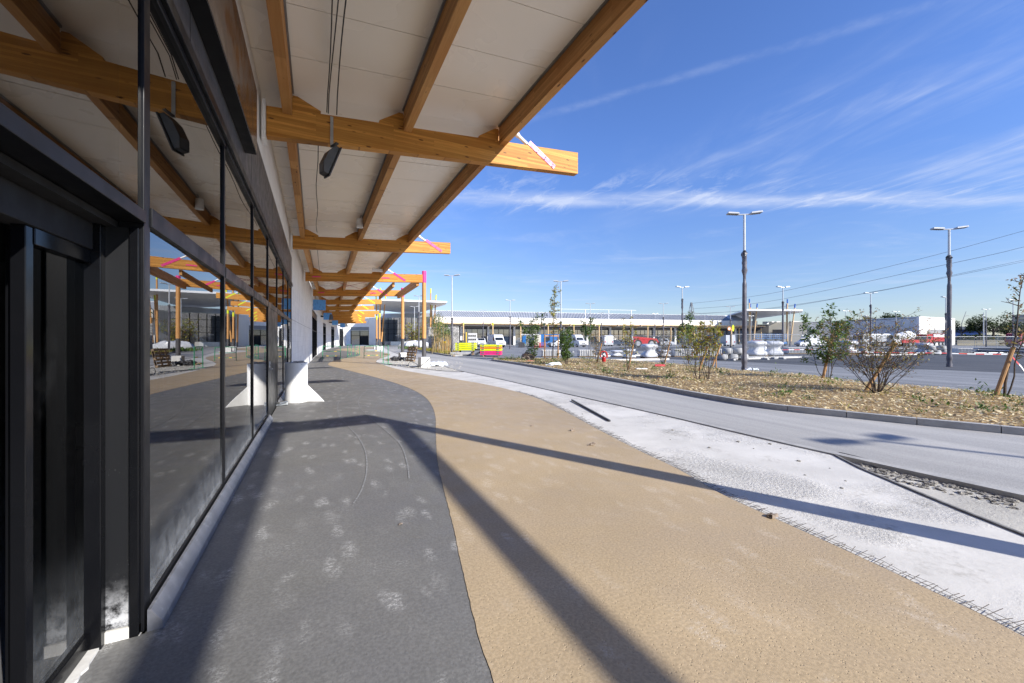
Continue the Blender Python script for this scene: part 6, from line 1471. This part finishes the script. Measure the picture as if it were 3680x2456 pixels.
# film wrapped pallets (narrow waisted bundles)
def bundle_proto():
    s=thing('wrapped_pallet','','wrapped pallet'); rg=random.Random(3)
    prof=[(.62,.14),(.66,.22),(.62,.36),(.46,.46),(.42,.62),(.46,.74),(.60,.84),(.64,.96),(.60,1.06),(.35,1.12),(0,1.13)]
    MB().lathe([(r_*1.0,z*1.15) for r_,z in prof],(0,0,0),28,4).build('film_bundle',MT['film'],s,smooth=True,ang=60)
    s_film=KIDS[s.name][-1]
    for v in s_film.data.vertices:
        k=1+.10*noise.noise(v.co*2.3)+.05*noise.noise(v.co*7); v.co.x*=k; v.co.y*=k
    m=MB()
    for y in (-.45,0,.45): m.box((0,y,.06),(1.2,.12,.12))
    m.box((0,0,.14),(1.25,1.1,.03)); m.build('pallet',MT['pallet'],s); return s
bp0=bundle_proto()
for i,(px,t,sc,lb) in enumerate(((2717,37,1.15,'white film-wrapped bundle, left of the large pair right of the tall wrapped lamp post'),(2779,37.5,1.12,'white film-wrapped bundle, right of the large pair right of the tall wrapped lamp post'),(2333,33.5,.95,'white film-wrapped bundle on a pallet in front of the red telehandler'),(2262,34,.62,'low white film-wrapped bundle left of the telehandler, behind the slender shrub'),(3047,43,1.15,'white film-wrapped bundle under the white truck cab'),(3104,45,.8,'low white film-wrapped bundle in front of the pale box truck'),(3320,43,.95,'white film-wrapped bundle in front of the red tipper truck'),(2745,52,1.0,'white film-wrapped bundle set back between the large pair'),(2385,37,.5,'flattened white film bundle right of the telehandler wheels'),(2215,38,.45,'flat white film-covered pile right of the hydrant'))):
    place(bp0,i==0,P(px,t,ROAD+.004),RZ(rng.uniform(-12,12)),lb,'film-wrapped pallets',(1.0*max(sc,.8),1.0*max(sc,.8),sc))
# concrete cylinder stacks
def rings(px,t,cfg,lab,grp):
    for i,(dx,z) in enumerate(cfg):
        q=P(px,t,ROAD)+RGT*dx; m=MB(); m.lathe([(.30,0),(.36,.06),(.38,.2),(.36,.40),(.29,.46),(0,.47)],(q.x,q.y,ROAD+z),18)
        tag(m.build('concrete_bollard',MT['concg'],smooth=True,ang=50),lab[i],'bollard',group=grp)
rings(2636,31.5,[(-.85,0),(-.05,0),(.75,0),(-.5,.48),(.35,.48)],[f'rounded grey concrete bollard, {w} of the stack left of the tall wrapped lamp post' for w in ('lower left','lower middle','lower right','upper left','upper right')],'concrete bollards in the left stack')
rings(3365,42.5,[(-.8,0),(.0,0),(.8,0),(-.6,.48),(.55,.48)],[f'rounded grey concrete bollard, {w} of the small stack before the red tipper truck' for w in ('lower left','lower middle','lower right','upper left','upper right')],'concrete bollards in the right stack')
# palletised kerb stones
def kerbrow(label,a,b_,t,h=.55,py=None):
    p,q=P(a,t,ROAD),P(b_,t,ROAD); d=(q-p); L=d.length; d/=L; s=thing('kerb_stone_row',label,'kerb stones',p.lerp(q,.5),0,'rows of palletised kerb stones')
    m=MB(); m.bar(p+Vector((0,0,.1+h/2)),q+Vector((0,0,.1+h/2)),.95,h); m.build('stone_row',MT['conc'],s); m=MB(); n=int(L/.16)
    for k in range(n): c=p+d*((k+.5)*.16); m.bar(c-FWD*.485+Vector((0,0,.12)),c-FWD*.485+Vector((0,0,.08+h)),.09,.04)
    m.build('stone_ribs',MT['concg'],s); m=MB(); m.bar(p+Vector((0,0,.05)),q+Vector((0,0,.05)),.9,.09); m.build('pallet',MT['pallet'],s)
kerbrow('ribbed row of pale kerb stones between the two upright stakes',1947,2013,37); kerbrow('ribbed row of pale kerb stones right of the dense green shrub',2078,2137,37)
kerbrow('long ribbed row of kerb stones behind the yellow-leaved shrub pair',2417,2612,37.5,.62); kerbrow('ribbed row of kerb stones right of the large wrapped bundles',2822,2925,45,.6); kerbrow('ribbed row of kerb stones right of the wrapped lamp post on the asphalt',3428,3500,46,.5); kerbrow('ribbed row of kerb stones behind the big bare shrub',3190,3290,45,.5)
# low white kerb strips on the lot
for a,b_,y0,y1,lb in ((2683,2873,1292,1286,'white kerb strip along the dark asphalt behind the tall lamp post'),(2190,2400,1298,1294,'pale kerb strip behind the shrubs before the telehandler'),(3095,3290,1280,1276,'white kerb strip behind the big bare shrub'),(2130,2330,1283,1279,'white slabs lying behind the red hydrant')):
    p,q=G(a,y0,ROAD),G(b_,y1,ROAD); tag(MB().bar((p.x,p.y,ROAD+.06),(q.x,q.y,ROAD+.06),.35,.14).build('kerb_strip',MT['conc']),lb,'kerb strip')
# red hydrant with its cover open
p=G(2170,1303,ROAD+.12); hy=thing('fire_hydrant','red fire hydrant with its cover hanging open, standing in the wood chips','hydrant',p)
k_=p.dot(FWD)/FOC
MB().cyl(p+Vector((0,0,-.05)),p+Vector((0,0,16*k_)),7.2*k_,None,14).build('foot',MT['red'],hy,smooth=True); MB().cyl(p+Vector((0,0,16*k_)),p+Vector((0,0,20*k_)),8*k_,6*k_,14).build('flange',MT['red'],hy)
MB().cyl(p+Vector((0,0,20*k_)),p+Vector((0,0,38*k_)),5.0*k_,4.0*k_,12).build('barrel',MT['insul'],hy,smooth=True)
c=p+Vector((0,0,29*k_))-FWD*5*k_; MB().cyl(c+FWD*2*k_,c-FWD*3*k_,4*k_,None,12).build('outlet',MT['whitem'],hy)
m=MB(); c=p+Vector((0,0,30*k_))
pr=[(math.cos(a)*13.5*k_,math.sin(a)*12*k_) for a in [R(x) for x in range(-20,201,17)]]
m.ext([c+RGT*x+Vector((0,0,z)) for x,z in pr]+[c+RGT*x*.68+Vector((0,0,z*.66)) for x,z in reversed(pr)],FWD*8*k_); m.build('open_cover',MT['red'],hy,bevel=.008)
m=MB(); m.box(p+RGT*11*k_+Vector((0,0,24*k_)),(5*k_,8*k_,14*k_),RZ(0)); m.box(p-RGT*12*k_+Vector((0,0,26*k_)),(4*k_,8*k_,14*k_),RZ(0)); m.build('cover_flap',MT['red'],hy,bevel=.006)
p=bedp(1896,1294); tag(MB().blob((p.x,p.y,p.z+.18),(.42,.3,.36),4,.7,14,10).build('rock',MT['rock']),'brown angular rock at the left tip of the wood chip bed','rock')
p=bedp(1897,1297); tag(MB().blob((p.x,p.y-.3,p.z),(.4,.12,.03),5,.5).build('red_strap',MT['redplast']),'red plastic scrap in front of the brown rock','plastic scrap')
p=bedp(2371,1319); tag(MB().tube([p+RGT*-.27+Vector((0,0,.06)),p+Vector((0,0,.07)),p+RGT*.27+Vector((0,0,.06))],[.07,.075,.07],10).build('red_tube',MT['redplast'],smooth=True),'short dark red plastic tube lying on the wood chips','tube')
p=bedp(2305,1328); tag(MB().box((p.x,p.y,p.z+.03),(.55,.2,.05),RZ(4)).build('white_board',MT['whitem'],bevel=.01),'white board lying on the wood chips left of the red tube','board')
p=bedp(1992,1312); tag(MB().blob((p.x,p.y,p.z+.03),(.5,.16,.09),9,.8,12,6).build('plastic_scrap',MT['tarp']),'pale blue plastic scrap on the wood chips below the stakes','plastic scrap')
p=P(2700,20.6,ROAD); m=MB()
for k in range(7): m.blob((p.x+rng.gauss(0,.16),p.y+rng.gauss(0,.12),ROAD+.06),(rng.uniform(.06,.16),.08,rng.uniform(.04,.1)),k+60,.7,8,6)
tag(m.build('litter_heap',MT['tarp']),'crumpled white plastic litter at the foot of the tall wrapped lamp post','litter')
# steel tube pile and rods
for k in range(26):
    p=P(3495+rng.uniform(-6,30),43.5+rng.uniform(-1.4,1.4),ROAD+.12+(k//9)*.2+rng.random()*.1); q=P(3690+rng.uniform(-30,60),41+rng.uniform(-1.5,1.5),p.z+rng.uniform(-.05,.15))
    if k>20: p=P(3470,42,ROAD+.07+rng.random()*.1); q=P(3640,41,ROAD+.12+rng.random()*.1)
    tag(MB().cyl(p,q,.055,None,6).build('steel_tube',MT['steel' if k%3 else 'insul']),'long steel tube in the loose pile right of the wrapped lamp post on the asphalt','tube',group='steel tubes in the pile')
# red and white tape
pt=[(2800,1258),(2960,1257),(3040,1264),(3130,1266),(3230,1268),(3330,1269),(3411,1270),(3500,1273),(3620,1274)]
w=[P(px,27 if px>3000 else 34,ZT(py_,27 if px>3000 else 34)) for px,py_ in pt]; w=smooth_line(w,6); m=MB()
for i in range(len(w)-1):
    h=Vector((0,0,.024)); n=FWD*.003; m.hexa([w[i]-h-n,w[i+1]-h-n,w[i+1]-h+n,w[i]-h+n,w[i]+h-n,w[i+1]+h-n,w[i+1]+h+n,w[i]+h+n])
tag(m.build('barrier_tape',MT['tape']),'red and white striped barrier tape stretched across the lot','tape')
b=at_t(bedp(3614,1432),3640,1285); m=MB(); pts=[b,b+RGT*.1+Vector((0,0,-.12)),b+RGT*.2+Vector((0,0,-.22)),b+RGT*.3+Vector((0,0,-.36))]
for i in range(3): h=Vector((.012,.0,.016)); n=FWD*.002; m.hexa([pts[i]-h-n,pts[i+1]-h-n,pts[i+1]-h+n,pts[i]-h+n,pts[i]+h-n,pts[i+1]+h-n,pts[i+1]+h+n,pts[i]+h+n])
tag(m.build('tape_end',MT['tape']),'loose end of striped tape fluttering from the leaning stake at the right','tape')
# mesh fence panels on feet
def fence_proto():
    s=thing('fence_panel','','fence'); W_=3.4; m=MB()
    m.tube([(-W_/2,0,.1),(-W_/2,0,2.0),(W_/2,0,2.0),(W_/2,0,.1)],.022,6); m.tube([(-W_/2,0,.22),(W_/2,0,.22)],.018,5); m.tube([(-W_/2,0,1.15),(W_/2,0,1.15)],.008,4); m.build('frame',MT['steel'],s)
    m=MB()
    for k in range(1,32): x=-W_/2+W_*k/32; m.tube([(x,0,.2),(x,0,2.0)],.0035,3,False)
    for k in range(1,9): m.tube([(-W_/2,0,.22+k*.2),(W_/2,0,.22+k*.2)],.0035,3,False)
    m.build('mesh',MT['steel'],s)
    for x in (-W_/2,W_/2): MB().box((x,0,.06),(.22,.65,.13),0,.85).build('foot_block',MT['concg'],s)
    return s
fp=fence_proto()
fl_=[(2330,45,0,'mesh fence panel in front of the red telehandler, left one'),(2235,44,8,'mesh fence panel left of the telehandler, behind the slender shrub'),(2410,45,-5,'mesh fence panel in front of the white pickup'),(2475,52,80,'mesh fence panel seen nearly edge-on by the thin lamp post'),(2690,31.5,18,'mesh fence panel left of the tall wrapped lamp post, nearest one'),(2860,33,-6,'mesh fence panel with its foot block on the asphalt, before the right wrapped bundle'),(2740,33,4,'mesh fence panel in front of the left large wrapped bundle'),(2010,50,4,'mesh fence panel behind the staked sapling'),(2075,52,-4,'mesh fence panel behind the dense green shrub'),(2125,54,6,'mesh fence panel left of the hydrant'),(3030,46,2,'mesh fence panel below the white truck cab'),(3150,48,0,'mesh fence panel behind the big bare shrub'),(3290,56,3,'mesh fence panel in front of the red tipper cab'),(3350,57,-2,'mesh fence panel in front of the red tipper rear wheels'),(3460,58,0,'mesh fence panel right of the white end wall'),(3550,58,3,'mesh fence panel below the large dark tree'),(3625,57,-2,'mesh fence panel by the right edge behind the steel tubes'),(2785,48,0,'mesh fence panel in front of the blue scissor lifts')]
for i,(px,t,a,lb) in enumerate(fl_): place(fp,i==0,P(px,t,ROAD+.004),RZ(a),lb,'mesh fence panels')
for k in range(16):
    if k==0: fr_=thing('trestle','','trestle'); MB().tube([(-.5,-.3,0),(-.5,0,1.0),(.5,0,1.0),(.5,-.3,0)],.03,6).build('frame',MT['steel'],fr_); MB().tube([(-.5,.3,0),(-.5,0,1.0),(.5,0,1.0),(.5,.3,0)],.03,6).build('brace',MT['steel'],fr_)
    if k>2: break
    place(fr_,k==0,P(2958+k*22,62,ROAD),RZ(k*20),['pale green metal trestle left of the leafy shrub, first of three','pale green metal trestle behind the leafy shrub, middle of three','pale metal trestle right of the leafy shrub, last of three'][k],'metal trestles')
# small debris on the floor
for px,py_,s,lb in ((2057,1549,.05,'dried brown leaf on the tan path close to the white slab'),(2128,1600,.06,'dark curled leaf on the tan path'),(1910,1532,.025,'tiny dark pebble on the tan path near the white slab'),(1440,1885,.02,'pale stone chip on the grey floor'),(2776,1860,.06,'brown leaf on the wire mesh at the edge of the tan path')):
    p=G(px,py_,.0); tag(MB().blob((p.x,p.y,s*.25),(s,s*.6,s*.35),int(px),.8,8,5).build('debris_bit',MT['rock']),lb,'debris')
lm_=MB()
for x0,y0,x1,y1 in ((3350,1390,3430,1395),(3440,1387,3510,1390),(2900,1337,2980,1342),(2700,1347,2780,1352)):
    a,b_=G(x0,y0,ROAD),G(x1,y1,ROAD); n=Vector((-(b_-a).y,(b_-a).x,0)).normalized()*.07; z=ROAD+.009
    lm_.quad((a.x-n.x,a.y-n.y,z),(b_.x-n.x,b_.y-n.y,z),(b_.x+n.x,b_.y+n.y,z),(a.x+n.x,a.y+n.y,z))
struct(lm_.build('road_markings',mat('worn_paint',(.5,.5,.49),.8,0,.3,20)))
